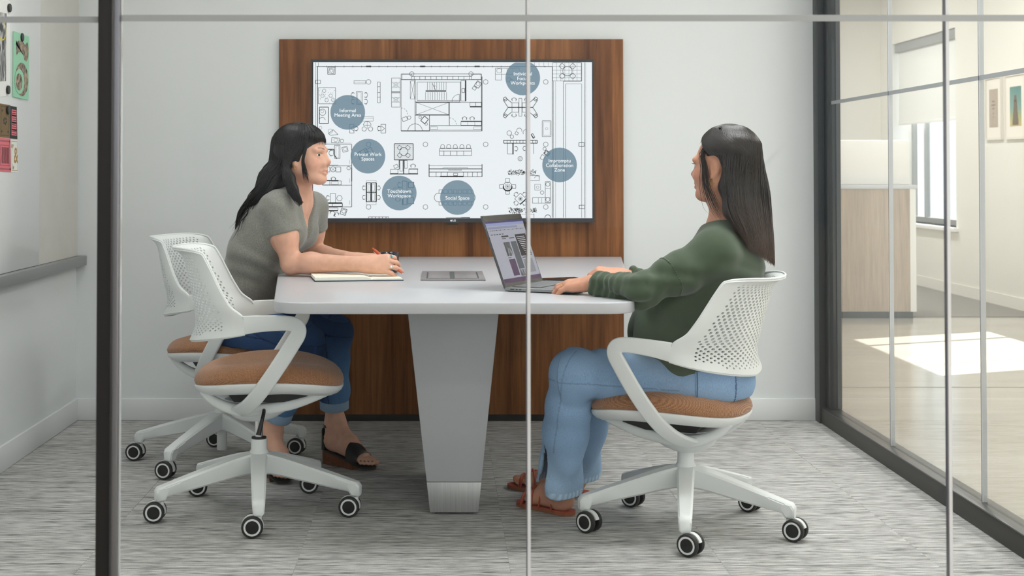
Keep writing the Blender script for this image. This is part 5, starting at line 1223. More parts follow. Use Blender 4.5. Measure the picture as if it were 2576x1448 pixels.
for k_, a_, r_ in ((knN, anN, .052), (knF, anF, .0525)):
    c0, c1 = k_*.275+a_*.725, k_*.16+a_*.84; mb = MB(); ax = nrm(c1-c0); u = nrm(np.cross(ax, [0, 1, 0])); v_ = np.cross(ax, u)
    prof = [(r_-.006, 1.0), (r_+.001, 1.0), (r_+.003, .97), (r_+.0035, .5), (r_+.003, .03), (r_, 0), (r_-.012, 0), (r_-.010, .95), (r_-.006, 1.0)]
    rings = [[tuple(c0+(c1-c0)*h_+rr*(math.cos(q)*u+math.sin(q)*v_)) for q in np.linspace(0, 2*math.pi, 40, endpoint=False)] for rr, h_ in prof]
    me = mb.loft(rings, cap=False).mesh('cuff'); at_ = me.color_attributes.new('Col', 'FLOAT_COLOR', 'POINT'); at_.data.foreach_set('color', np.tile(np.append(CUF, 1), len(me.vertices)).astype(np.float32))
    ch(link('cuff', me, M_denim, None, True, 60), pL)
# wedge sandals
M_lea = mat('black_leather', (20, 19, 20), .35, bump=.1, bscale=500); M_wedge = m_wood('stacked_wedge', (76, 40, 22), (112, 62, 36), (140, 84, 50), 3, 'x'); M_insole = mat('tan_insole', (172, 118, 74), .6)
def wedge(ft, heel, toe, an, tag_):
    d, l_, up, Qf, tp = ft; L = np.linalg.norm(toe-heel); dh = nrm([d[0], d[1], 0]); lh = np.array([-dh[1], dh[0], 0])
    def outline(x): return np.interp(x, [-.06, 0, .2, .45, .7, .9, 1.02, 1.06], [.010, .026, .031, .028, .040, .036, .020, .006])
    xs = np.linspace(-.06, 1.06, 26); top = []; bot = []
    root = ch(empty('sandal', tuple(heel*.5+toe*.5)), pL); 
    bpy.context.view_layer.update()
    mb = MB(); mw = MB(); rt = []
    def solez(x): p = Qf(np.clip(x, 0, 1), 0, 0); return p[2]-.002
    cen = lambda x: heel[:2]+(toe-heel)[:2]*x
    rings = []; ringsw = []
    for x in xs:
        c_ = cen(x); w_ = outline(x); z = solez(x); z0 = 0.0 if x < .55 else max(.0, 0.0)
        zb = max(.004, z-.006); r1 = [(*(c_+lh[:2]*w_), z), (*(c_-lh[:2]*w_), z), (*(c_-lh[:2]*w_), zb), (*(c_+lh[:2]*w_), zb)]; rings.append(r1)
        if x <= .72:
            wk = w_*.93; zz = 0.0 if x > .03 else .0; ringsw.append([(*(c_+lh[:2]*wk), zb-.0005), (*(c_-lh[:2]*wk), zb-.0005), (*(c_-lh[:2]*wk*.95), zz), (*(c_+lh[:2]*wk*.95), zz)])
    # keep parts in world coordinates under the person
    o = MB().loft(rings).obj('sandal_sole', [M_lea], smooth=True, auto=40); ch(o, pL)
    o = MB().loft(ringsw).obj('sandal_wedge', [M_wedge], smooth=True, auto=40); ch(o, pL)
    bpy.data.objects.remove(root)
    # ankle strap, heel cup, toe strap
    def strap(nm, pts, hw, th, nvec): 
        n_ = len(pts); ch(MB().sweep(pts, nvec, [hw]*n_, [th]*n_).obj(nm, M_lea, smooth=True, auto=60), pL)
    ca = an+np.array([0, 0, -.012]); rr = .0405; aa = np.linspace(0, 2*math.pi, 33)
    pts = [ca+dh*rr*1.08*math.cos(a)+lh*rr*math.sin(a) for a in aa]; strap('ankle_strap', pts, .0055, .0014, [p-ca for p in pts])
    # heel cup: loft around the heel
    rg = []
    for a in np.linspace(math.radians(95), math.radians(265), 17):
        k = math.cos(a-math.pi); top_ = np.interp(k, [0, 1], [.035, .075]); o_ = np.array([math.cos(a), math.sin(a)])
        hc = heel+d*L*.10
        p0 = hc[:2]+dh[:2]*.040*o_[0]+lh[:2]*.031*o_[1]; rg.append([(*p0, solez(.05)-.004), (*(p0+(dh[:2]*o_[0]+lh[:2]*o_[1])*.002), solez(.05)-.004), (*(p0+(dh[:2]*o_[0]+lh[:2]*o_[1])*.001), solez(.05)+top_), (*(p0-(dh[:2]*o_[0]+lh[:2]*o_[1])*.001), solez(.05)+top_)])
    ch(MB().loft(rg).obj('heel_cup', M_lea, smooth=True, auto=50), pL)
    rg = []
    for a in np.linspace(-.15, math.pi+.15, 21):
        row = []
        for x, hh, ww in ((.60, .068, .046), (.68, .060, .047), (.76, .050, .047), (.83, .041, .045)):
            p = Qf(x, 0, 0); row.append(p+lh*ww*math.cos(a)*side_+UP*(hh*max(0, math.sin(a))**.7))
        inn = [q-UP*.002 for q in row[::-1]]; rg.append([tuple(q) for q in row+inn])
    ch(MB().loft(rg).obj('toe_strap', M_lea, smooth=True, auto=60), pL)
    b0 = an-dh*.036+np.array([0, 0, -.018])-lh*.008; ch(MB().box(tuple(b0-np.array([.002, .006, .01])), tuple(b0+np.array([.002, .006, .012]))).obj('buckle', M_silver, bevel=.001), pL)
side_ = 1
wedge(fN, heelN, toeN, anN, 'n'); wedge(fF, heelF, toeF, anF, 'f')
# rings, earring
i0 = jN[0]; ring_obj('ring', i0[0]*.45+i0[1]*.55, i0[1]-i0[0], .0098, .0013, M_silver, pL)
o = MB().lathe([(0, 0), (.0052, 0), (.0055, .0015), (.004, .0035), (0, .004)], 20, Matrix.Translation(i0[0]*.45+i0[1]*.55+np.array([.0, -.0095, .003])) @ Matrix.Rotation(math.pi/2, 4, 'X'), cap=False).obj('turquoise_stone', M_turq, smooth=True, merge=1e-6); ch(o, pL)
i2 = jN[2]
for q in (.45, .62): ring_obj('ring', i2[0]*(1-q)+i2[1]*q, i2[1]-i2[0], .0092, .0012, M_silver, pL)
cpe = i2[0]*.45+i2[1]*.55+np.array([0, -.0095, .001]); o = MB().lathe([(.0042*math.sin(t)+1e-6, .0042*math.cos(t)) for t in np.linspace(0, math.pi, 10)], 16, Matrix.Translation(cpe), cap=False).obj('pearl', M_pearl, smooth=True); ch(o, pL)
for q in (-.044, -.05): ring_obj('earring', P(-.003, -.079, q), A[0]*.5+A[2], .0062, .0014, M_gold2, pL)
# pen
pen0, pen1 = at(937, 624, 5.245), at(1014, 689, 5.195)
dr = nrm(pen1-pen0); Lp = np.linalg.norm(pen1-pen0); q_ = Vector(dr).to_track_quat('Z', 'Y').to_matrix().to_4x4(); Mx = Matrix.Translation(pen0) @ q_
M_pen = mat('pen_orange', (196, 84, 50), .35)
pen = empty('pen', tuple(pen0)); bpy.context.view_layer.update(); tag(pen, 'orange red ballpoint pen held in the hand over the notebook', 'pen')
ch(MB().lathe([(0, .010), (.0042, .010), (.0050, .012), (.0052, Lp-.03), (.0045, Lp-.018), (.0016, Lp-.003), (.0, Lp-.003)], 20, Mx, cap=False).obj('barrel', M_pen, smooth=True, auto=40), pen)
ch(MB().lathe([(0, 0), (.0028, 0), (.003, .001), (.003, .0098), (0, .0098)], 16, Mx, cap=False).obj('push_button', M_pen, smooth=True, auto=40), pen)
ch(MB().lathe([(.0009, Lp-.003), (.0004, Lp)], 10, Mx).obj('tip', M_silver), pen)
cl = nrm(np.cross(dr, [0, 1, 0])); ch(MB().sweep([pen0+dr*t+cl*.0072*(-1) for t in (.012, .03, .045)], [cl]*3, [.0016]*3, [.0008]*3).obj('clip', mat('pen_clip', (238, 214, 196), .4)), pen)

# hair
def hairball(parent, F, name, colr, rough=.38):
    V, Q = F.mesh(2); return V, Q
M_hairL, nt, b = nodes('black_hair'); b.inputs['Base Color'].default_value = lin(15, 13, 14); b.inputs['Roughness'].default_value = .34; b.inputs['Specular IOR Level'].default_value = .35
bump(nt, b, noise(nt, mapped(nt, (260, 260, 22)), 1, 3), .5, .002)
M_hairR, nt, b = nodes('brown_hair')
g = nt.nodes.new('ShaderNodeSeparateXYZ'); tcn = nt.nodes.new('ShaderNodeTexCoord'); nt.links.new(tcn.outputs['Object'], g.inputs[0])
hv = nt.nodes.new('ShaderNodeMapRange'); hv.inputs['From Min'].default_value = .80; hv.inputs['From Max'].default_value = 1.12; nt.links.new(g.outputs[2], hv.inputs['Value'])
c = ramp(nt, hv.outputs[0], [(0, lin(92, 66, 52)), (.4, lin(62, 48, 42)), (.8, lin(38, 33, 31))]); nt.links.new(c, b.inputs['Base Color']); b.inputs['Roughness'].default_value = .34; b.inputs['Specular IOR Level'].default_value = .5
bump(nt, b, noise(nt, mapped(nt, (300, 300, 14)), 1, 3), .5, .002)
F = Field((-.92, 5.16, .90), (-.36, 5.62, 1.36), .0035)
F.ell(P(-.022, 0, .036), np.array((.108, .085, .0935))*HS, A, .01)
F.ell(P(.112, .0, -.050), np.array((.085, .088, .092))*HS, A, .012, 's')
F.ell(P(.05, -.075, -.045), np.array((.045, .045, .05))*HS, A, .01, 's')
cB = [P(-.045, -.012, .00), P(-.070, -.012, -.05), at(690, 450, 5.39), at(668, 484, 5.37), at(636, 512, 5.38), at(613, 540, 5.40), at(603, 574, 5.40)]
F.chain(cB, [.072, .056, .042, .030, .019, .010, .003], .03)
cS = [P(-.030, -.078, .01), P(-.032, -.086, -.045), at(728, 448, 5.315), at(737, 478, 5.30), at(750, 500, 5.29), at(759, 514, 5.285)]
F.chain(cS[1:], [.012, .019, .018, .009, .003], .02)
cF = [P(-.03, .078, .01), P(-.035, .085, -.05), P(-.05, .07, -.12), P(-.07, .05, -.17)]; F.chain(cF[1:], [.016, .026, .016], .02)
V1, Q1 = F.mesh(2)
G_ = []; rr = np.random.default_rng(3)
def topz(x, y): return P(x, y, .036+.096*1.01*math.sqrt(max(0, 1-((x+.02)/.112)**2-(y/.089)**2)))
def ellp(ph, th, k=1.0): return P(-.020+.112*k*math.cos(ph)*math.sin(th), .089*k*math.sin(ph)*math.sin(th), .036+.096*k*math.cos(th))
for i in range(2100):
    ph = math.radians(rr.uniform(55, 305)); k = rr.uniform(1.0, 1.035); near = math.sin(ph) < 0
    pts = [topz(-.02+.018*math.cos(ph)+rr.normal(0, .004), .008*math.sin(ph))]+[ellp(ph, t_, k) for t_ in (.42, .72, 1.02, 1.35)]
    side = math.degrees(ph)
    if near and side > 262: tgt = cS[1:]; rd = [.020, .024, .023, .014, .005]
    elif not near and side < 100: tgt = cF[1:]; rd = [.02, .028, .018]
    else: tgt = cB[1:]; rd = [.066, .054, .039, .027, .019, .012]
    o = np.array([math.cos(ph)*.8, math.sin(ph), 0]); jit = rr.normal(0, .25, 3); e_ = rr.integers(max(2, len(tgt)-3), len(tgt)+1); ow = nrm(A[0]*o[0]+A[1]*o[1]+A[2]*.15+jit)
    for q, (c_, r_) in enumerate(zip(tgt[:e_], rd)):
        wv = .006*math.sin(q*2.1+rr.uniform(0, 6))*(q > 0); pts.append(c_+ow*r_*rr.uniform(.9, 1.08)+np.array([wv, 0, wv]))
    G_.append((pts, rr.uniform(.0012, .0026)))
for i in range(300):   # fringe and face-framing strands
    ph = math.radians(rr.uniform(-72, 72)); e1 = rr.uniform(.9, 1.14); sw = rr.uniform(-.012, .004)
    pts = [topz(.02+.04*math.cos(ph), .03*math.sin(ph)), ellp(ph*.8, .55, 1.05), ellp(ph, .95*e1, 1.06), ellp(ph*1.06+sw*4, 1.18*e1, 1.05), ellp(ph*1.12+sw*9, 1.36*e1, 1.02)]
    G_.append((pts, rr.uniform(.0010, .0022)))
for i in range(60):
    k = rr.uniform(-.006, .006); pts = [P(.01+k, -.03, .125), P(.045+k, -.070, .07), P(.048+k, -.083, .025), P(.036+k, -.083, -.02), P(.038+k*1.5, -.078, -.06+rr.uniform(-.02, .02)), P(.046+k*2, -.074, -.085+rr.uniform(-.03, .01))]
    G_.append((pts, rr.uniform(.0008, .0015)))
for i in range(70):   # loose wavy ends on the back
    j = rr.normal(0, .012, 3); pts = [cB[3]+j+np.array([0, -.03, .01]), cB[4]+j+np.array([0, -.02, 0])]; x = pts[-1]
    for q in range(4): x = x+np.array([-.012+.010*math.sin(q*2+i), rr.normal(0, .003), -.024+rr.normal(0, .004)]); pts.append(x)
    G_.append((pts, rr.uniform(.0008, .0016)))
for i in range(160):   # short hair across the parting
    x = rr.uniform(-.06, .06); s_ = rr.choice([-1, 1]); ph = s_*math.acos(np.clip((x+.02)/.09, -.95, .95)); G_.append(([topz(x, -.006*s_), topz(x, .008*s_), topz(x*1.05, .026*s_), topz(x*1.08, .045*s_)], rr.uniform(.0010, .0018)))
V2, Q2 = strands('hair', G_, None, None, 20)
hl = qmesh('hair', np.vstack([V1, V2]), np.vstack([Q1, Q2+len(V1)]), M_hairL, pL); hl['label'] = 'long wavy black hair with a fringe'
# ================================================================== woman in the green sweater
pR = empty('person', (.85, 4.58, 0)); bpy.context.view_layer.update()
tag(pR, 'woman with long straight brown hair in a green sweater typing on a laptop', 'person')
fb = nrm([-.88, .47, 0]); lt = nrm([.47, .88, 0])
sp = [at(1772, 935, 4.58), at(1776, 840, 4.575), at(1796, 745, 4.57), at(1822, 665, 4.57), at(1836, 610, 4.57)]
shN = at(1796, 636, 4.43); shF = shN+lt*.33
elN, elF = at(1614, 728, 4.36), at(1716, 742, 4.86); wrN, wrF = at(1492, 712, 4.53), at(1566, 694, 4.83)
nk0, nk1 = at(1830, 575, 4.57), at(1822, 500, 4.55)
hdc = at(1819, 417, 4.545); hfw = nrm([-.76, .65, .02]); HS = .95
hipN, hipF = sp[0]-lt*.09+fb*.03-UP*.015, sp[0]+lt*.09+fb*.03-UP*.015
knN, knF = at(1442, 938, 4.58), at(1494, 950, 4.86)
anN, anF = at(1404, 1228, 4.75), at(1452, 1186, 5.03)
heelN, toeN = atz(1430, 1283, .016), atz(1312, 1256, .016); toeF = atz(1288, 1214, .016); heelF = np.array([anF[0]+.02, anF[1]+.0, .016])
F = Field((.16, 4.22, -.01), (1.16, 5.22, 1.30), .003)
F.chain(sp, [.108, .098, .102, .104, .075], .05, flat=lt, fs=1.42)
for s_ in (-1, 1): F.ell(sp[3]+fb*.075-UP*.04+lt*.065*s_, (.066, .066, .064), None, .04)
F.cone(sp[4], shN, .062, .049, .04); F.cone(sp[4], shF, .062, .049, .04)
F.chain([shN, (shN+elN)/2, elN], [.049, .043, .032], .02); F.chain([shF, (shF+elF)/2, elF], [.049, .043, .032], .02)
F.chain([elN, elN*.7+wrN*.3, wrN], [.031, .031, .025], .015); F.chain([elF, elF*.7+wrF*.3, wrF], [.031, .031, .025], .015)
F.chain([sp[4], nk0, nk1], [.062, .054, .048], .03); F.cone(nk1, hdc-UP*.04-hfw*.025, .048, .053, .02)
P, A = head_sdf(F, hdc, hfw, UP, HS)
LZ = TZ+.016
jn, kn_ = hand(F, wrN, np.array([-.90, .40, -.10]), np.array([-.10, -.20, .97]), np.array([.4, .9, .15]), [(.28, .42, .30), (.26, .42, .30), (.28, .45, .30), (.30, .5, .3)], [(.040, .034, -.012), (.062, .048, -.018), (.082, .052, -.022)], .95)
hand(F, wrF, np.array([-.97, -.10, .16]), np.array([.15, -.35, .93]), np.array([-.1, -.93, -.2]), [(.75, .55, .30), (.80, .55, .3), (.8, .55, .3), (.8, .5, .3)], [(.045, .034, -.012), (.072, .036, -.026), (.095, .030, -.036)], .95)
F.chain([hipN, (hipN+knN)/2, knN], [.09, .08, .06], .04); F.chain([hipF, (hipF+knF)/2, knF], [.09, .08, .06], .04)
for k_, a_ in ((knN, anN), (knF, anF)): F.chain([k_, k_*.7+a_*.3-fb*.012, k_*.4+a_*.6, a_], [.056, .053, .042, .034], .03)
F.half((0, 0, .420), -UP, (.64, 4.1, .24), (1.2, 5.1, .47), k=.01)
fN = foot(F, anN, heelN, toeN, side=-1); fF = foot(F, anF, heelF, toeF, side=-1)
V, Q = F.mesh(1); col = np.tile(SK2, (len(V), 1))
col = face_paint(V, col, P, LIP1, np.array(lin(52, 40, 38)[:3]), np.array(lin(198, 122, 106)[:3]))
for j in fN[4]+fF[4]: col = paint(V, col, j+UP*.008, .0062, .002, np.array(lin(236, 112, 40)[:3]), .95)
bodyR = qmesh('body', V, Q, M_skin, pR, col); eyes(P, A, HS, pR, .2)
M_lash = mat('lash_black', (14, 11, 11), .5)
mb = MB()
for s_ in (-1, 1):
    for q in np.linspace(0, 1, 9):
        b0 = P(.089-.004*q, (.022+.02*q)*s_, .0045); mb.tube([b0, P(.093-.004*q, (.022+.024*q)*s_, .0052), P(.0955-.004*q, (.022+.026*q)*s_, .0068)], [.0006, .0005, .0002], 5)
ch(mb.obj('eyelashes', M_lash), pR)
del F
# sweater
GR = np.array(lin(68, 82, 64)[:3])
F = Field((.42, 4.24, .42), (1.16, 5.02, 1.06), .0035)
F.chain([sp[0]*.55+sp[1]*.45]+sp[1:], [.112, .108, .112, .112, .080], .05, flat=lt, fs=1.40)
for s_ in (-1, 1): F.ell(sp[3]+fb*.085-UP*.05+lt*.062*s_, (.075, .078, .075), None, .06)
# loose draped front falling past the waist
F.chain([sp[3]+fb*.10-UP*.05, sp[2]+fb*.125-UP*.03, sp[1]+fb*.13, sp[1]+fb*.115-UP*.06], [.075, .085, .085, .06], .06, flat=lt, fs=1.7)
F.chain([sp[2]-lt*.10+fb*.06, sp[1]-lt*.12+fb*.07-UP*.02, sp[0]-lt*.10+fb*.05+UP*.03], [.07, .075, .055], .05)
F.chain([sp[1]-lt*.08-UP*.03, sp[0]-lt*.115+UP*.005+fb*.02], [.09, .065], .05)
for a_, e_, w_ in ((shN, elN, wrN), (shF, elF, wrF)):
    F.cone(sp[4], a_, .070, .060, .06); F.chain([a_, (a_+e_)/2-UP*.006, e_-UP*.002], [.061, .058, .049], .035); F.chain([e_, e_*.65+w_*.35, e_*.18+w_*.82, w_*.97+e_*.03], [.048, .043, .036, .034], .025)
    F.half(e_*.08+w_*.92, w_-e_, w_-.075, w_+.075)
F.ell(nk0+UP*.052+fb*.012, (.080, .080, .062), None, .012, 's')
F.half(sp[0]*.80+sp[1]*.20-UP*.005, -UP-fb*.25+lt*.15, k=.012)
V, Q = F.mesh(1); N = vnormals(V, Q); disp = np.zeros(len(V))
for a_, e_, w_ in ((shN, elN, wrN), (shF, elF, wrF)):
    t, d = seg_info(V, a_, e_); m = np.linalg.norm(d, axis=1) < .09; disp += m*.0022*np.sin(t*26+3.2*np.sin(d@UP*30))*np.clip((t-.25)*2, 0, 1)
    t, d = seg_info(V, e_, w_); m = np.linalg.norm(d, axis=1) < .07; disp += m*.0024*np.sin(t*44+2.5*np.sin(d@UP*45+1))*np.clip(t*2, .2, 1)
fr = np.clip(((V-sp[1])@fb-.02)/.08, 0, 1)*np.clip((.80-V[:, 2])/.1, 0, 1); disp += fr*.012*np.sin(((V-sp[1])@lt)*62+6*np.sin(V[:, 2]*13))
bk = np.clip((.90-V[:, 2])/.1, 0, 1)*(1-fr); disp += bk*.003*np.sin(V[:, 2]*60+((V-sp[1])@lt)*25+2*np.sin(V[:, 2]*31))
V = V+N*disp[:, None]; swt = qmesh('sweater', V, Q, M_swt, pR, np.tile(GR, (len(V), 1))); swt['label'] = 'olive green long-sleeved sweater'
t, d = seg_info(V, shN, elN); N = vnormals(V, Q); patch('sleeve_seam', V, Q, (np.abs(t-.62) < .012) & (np.linalg.norm(d, axis=1) < .085), M_swt, pR, .0015, GR*1.15)
# jeans
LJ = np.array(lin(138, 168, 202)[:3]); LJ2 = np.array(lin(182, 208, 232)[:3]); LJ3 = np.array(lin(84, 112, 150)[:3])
F = Field((.28, 4.30, .05), (1.10, 5.26, .74), .0035)
F.chain([sp[0]-UP*.01, sp[0]*.4+sp[1]*.6], [.112, .104], .03, flat=lt, fs=1.45); F.ell(sp[0]-fb*.045-UP*.025, (.112, .150, .095), [fb, lt, UP], .04)
for nr, (h_, k_, a_) in enumerate(((hipN, knN, anN), (hipF, knF, anF))):
    F.chain([h_, (h_+k_)/2, k_], [.102, .088, .071], .04)
    mid = k_*.5+a_*.5; low = k_*.03+a_*.97
    F.chain([k_, k_*.72+a_*.28, mid, low, a_*1.12-k_*.12], [.069, .070, .070, .069, .070], .03, flat=fb, fs=1.0)
    F.cone(mid, a_*1.2-k_*.2, .058, .063, 0, 's')
    F.half(k_*.02+a_*.98, a_-k_, a_-np.array([.12, .12, .15]), a_+np.array([.12, .12, .10]))
    if nr == 0:
        ax = nrm(a_-k_); dl = nrm(-lt*.75+fb*.55); dl = nrm(dl-ax*dl.dot(ax)); tv_ = nrm(np.cross(ax, dl))
        for w_ in np.linspace(-1, 1, 7): F.cone(k_*.42+a_*.58+dl*.066, low+dl*.066+ax*.03+tv_*.024*w_, .005, .016, 0, 's')
F.half((0, 0, .416), -UP, (.62, 4.1, .24), (1.2, 5.1, .47), k=.01)
V, Q = F.mesh(1); N = vnormals(V, Q); col = np.tile(LJ, (len(V), 1)); disp = np.zeros(len(V))
for h_, k_, a_ in ((hipN, knN, anN), (hipF, knF, anF)):
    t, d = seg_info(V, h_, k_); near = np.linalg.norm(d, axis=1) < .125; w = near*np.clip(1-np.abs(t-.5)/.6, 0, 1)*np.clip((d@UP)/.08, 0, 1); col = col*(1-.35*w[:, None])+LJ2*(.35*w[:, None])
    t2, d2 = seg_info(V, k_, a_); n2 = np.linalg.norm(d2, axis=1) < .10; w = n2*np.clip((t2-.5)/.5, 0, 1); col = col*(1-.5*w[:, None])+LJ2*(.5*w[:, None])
    kd = np.linalg.norm(V-k_, axis=1); disp += .005*np.sin(kd*120+3*np.sin((V@lt)*28))*np.exp(-(kd-.075)**2/.002)*(((V-k_)@fb) < .02)
    disp += n2*.005*np.clip((t2-.45)/.4, 0, 1)*np.sin(t2*17+(d2@fb)*40+2*np.sin((d2@lt)*30))
    pn = nrm(np.cross(k_-h_, lt)); sm = near & (np.abs(d@pn-.02) < .0016) & (d@lt < -.02) & (t > .05); col[sm] = LJ*.7
    pn2 = nrm(np.cross(a_-k_, lt)); sm = n2 & (np.abs(d2@pn2) < .0016) & (d2@lt < -.02) & (t2 < .6); col[sm] = LJ*.72
    hm = n2 & (t2 > .93); col[hm] = col[hm]*.3+LJ2*.7*(1+.25*np.sin(V[hm]@np.array([300., 300., 0])))[:, None]
hd_ = np.linalg.norm(V-hipN-fb*.05, axis=1); disp += .004*np.sin((V-hipN)@fb*95+V[:, 2]*40)*np.exp(-hd_**2/.008)
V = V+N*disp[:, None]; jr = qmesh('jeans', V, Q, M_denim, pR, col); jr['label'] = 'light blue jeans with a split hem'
rel = V-(sp[0]-lt*.10-fb*.06); pu_ = rel@nrm(fb*.8-lt*.45); pv_ = rel@UP
pm = (np.abs(pu_) < .066) & (pv_ < .03+.12*pu_) & (pv_ > -.085+.6*np.abs(pu_)*0+np.maximum(0, np.abs(pu_)-.02)*.35) & (rel@(-lt-fb) > .0)
patch('back_pocket', V, Q, pm, M_denim, pR, .0028, LJ*1.02)
pm2 = pm & ((np.abs(np.abs(pu_)-.061) < .0035) | (np.abs(pv_-(.024+.12*pu_)) < .0035)); patch('pocket_stitching', V, Q, pm2, M_denim, pR, .0042, LJ3)
# flat sandals
M_san = mat('coral_leather', (176, 80, 58), .55); M_ins = mat('sandal_insole', (150, 92, 62), .6)
def flat_sandal(ft, heel, toe, an):
    d, l_, up, Qf, tp = ft; dh = nrm([d[0], d[1], 0]); lh = np.array([-dh[1], dh[0], 0])
    def outline(x): return np.interp(x, [-.07, -.03, .1, .3, .5, .75, .92, 1.03, 1.06], [.012, .026, .033, .031, .031, .043, .040, .024, .008])
    rings = []; r2 = []
    for x in np.linspace(-.07, 1.06, 26):
        c_ = (heel+(toe-heel)*x)[:2]+l_[:2]*.003; w_ = outline(x)
        rings.append([(*(c_+lh[:2]*w_), .010), (*(c_-lh[:2]*w_), .010), (*(c_-lh[:2]*w_*.98), .0), (*(c_+lh[:2]*w_*.98), .0)])
        r2.append([(*(c_+lh[:2]*w_), .0145), (*(c_-lh[:2]*w_), .0145), (*(c_-lh[:2]*w_), .0102), (*(c_+lh[:2]*w_), .0102)])
    ch(MB().loft(rings).obj('sandal_sole', M_ins, smooth=True, auto=40), pR); ch(MB().loft(r2).obj('sandal_footbed', M_san, smooth=True, auto=40), pR)
    def strap(a, b_, h1, r=.003):   # thin strap across the foot between two points on the sole
        n_ = 17; pts = []
        for q in np.linspace(0, 1, n_):
            p = a*(1-q)+b_*q; p = p+UP*h1*math.sin(math.pi*q)**.45; pts.append(p)
        ch(MB().tube(pts, r, 8).obj('sandal_strap', M_san, smooth=True), pR)
    L_ = lambda x, y: Qf(x, y, -.004)
    strap(L_(.80, .046), L_(.60, -.043), .060); strap(L_(.60, .043), L_(.80, -.046), .058); strap(L_(.46, .040), L_(.20, -.038), .088); strap(L_(.20, .038), L_(.46, -.040), .088); strap(L_(.86, .046), L_(.82, -.045), .042)
flat_sandal(fN, heelN, toeN, anN); flat_sandal(fF, heelF, toeF, anF)
r3 = jn[2]; ring_obj('ring', r3[0]*.5+r3[1]*.5, r3[1]-r3[0], .0093, .0012, M_gold2, pR)
ring_obj('earring', P(-.005, .079, -.052), A[0]*.3+A[1]*.0+A[2]*.0+A[1]*.9, .009, .0011, M_gold2, pR); ring_obj('earring', P(-.005, -.079, -.052), A[1], .009, .0011, M_gold2, pR)
# hair, straight and parted
F = Field((.62, 4.28, .74), (1.16, 4.86, 1.32), .0035)
F.ell(P(-.022, 0, .037), np.array((.098, .080, .089))*HS, A, .01)
F.ell(P(.112, 0, -.050), np.array((.082, .10, .096))*HS, A, .012, 's')
cols = [0, .2, .4, .6, .8, 1.0]; nside = 1
def hcol(c_): return [at(1830+66*c_, 468, 4.485+.05*c_), at(1838+70*c_, 530, 4.465+.06*c_), at(1862+58*c_, 580+8*c_, 4.445+.07*c_), at(1880+58*c_, 610+44*c_, 4.435+.08*c_)]
for c_ in cols:
    h = hcol(c_); F.chain([P(-.055, .035-.07*c_, .02)]+h, [.030, .023, .018, .011, .002], .03)
F.ell(P(-.006, .080, -.012), np.array((.030, .030, .046))*HS, A, .006, 's')
V1, Q1 = F.mesh(2); G_ = []; rr = np.random.default_rng(5)
def topz(x, y): return P(x, y, .038+.099*1.01*math.sqrt(max(0, 1-((x+.024)/.110)**2-(y/.088)**2)))
def ellp(ph, th, k=1.0): return P(-.024+.110*k*math.cos(ph)*math.sin(th), .088*k*math.sin(ph)*math.sin(th), .038+.099*k*math.cos(th))
# lateral +y of this head is towards the camera side (her left)
for i in range(2600):
    c_ = rr.uniform(0, 1); ph = math.radians(np.interp(c_, [0, .25, 1], [104, 125, 240])+rr.normal(0, 6)); k = rr.uniform(1.0, 1.025); pc = rr.uniform(.06, .22)
    h = hcol(np.clip(c_+rr.normal(0, .03), -.02, 1.02)); ow = nrm(-A[0]*.75+A[1]*(.9-1.4*c_)+rr.normal(0, .18, 3)); rd = [.0425, .036, .028, .012]
    e_ = rr.uniform(-.012, .020); pts = [topz(-.024+.018*math.cos(ph)+rr.normal(0, .004), .010*math.sin(ph)), ellp(ph, .42, k), ellp(ph, .72, k), ellp(ph, 1.0, k), ellp(ph, 1.25, k)]+[q+ow*r_*rr.uniform(1.0, 1.10)+(np.array([0, 0, -e_]) if n_ == 3 else 0) for n_, (q, r_) in enumerate(zip(h, rd))]
    G_.append((pts, rr.uniform(.0010, .0020)))
for i in range(520):   # front hair swept back past the temple
    s_ = rr.choice([-1, 1], p=[.3, .7]); ph = math.radians(rr.uniform(22, 100)); pts = [ellp(s_*ph*.35, .10+.25*rr.uniform(0, 1), 1.02), ellp(s_*ph*.75, .6, 1.03), ellp(s_*(ph+.25), 1.0, 1.03), ellp(s_*(ph+.65), 1.35, 1.03), ellp(s_*(ph+.95), 1.6, 1.03)]
    G_.append((pts, rr.uniform(.0009, .0018)))
for i in range(38):    # loose strands in front of the ear
    j = rr.normal(0, .0055, 3); pts = [ellp(1.0, .5, 1.03), P(.030, .076, .04)+j, P(.022, .080, .0)+j, P(.018, .078, -.04)+j*1.5, P(.010, .070, -.085)+j*2, P(-.01, .066, -.13)+j*2.5, P(-.035, .068, -.155-rr.uniform(0, .02))+j*2]
    G_.append((pts, rr.uniform(.0006, .0011)))
for i in range(160):   # short hair across the parting
    x = rr.uniform(-.06, .06); s_ = rr.choice([-1, 1]); ph = s_*math.acos(np.clip((x+.02)/.09, -.95, .95)); G_.append(([topz(x, -.006*s_), topz(x, .008*s_), topz(x*1.05, .026*s_), topz(x*1.08, .045*s_)], rr.uniform(.0010, .0018)))
V2, Q2 = strands('hair', G_, None, None, 22)
hr = qmesh('hair', np.vstack([V1, V2]), np.vstack([Q1, Q2+len(V1)]), M_hairR, pR); hr['label'] = 'long straight brown hair'
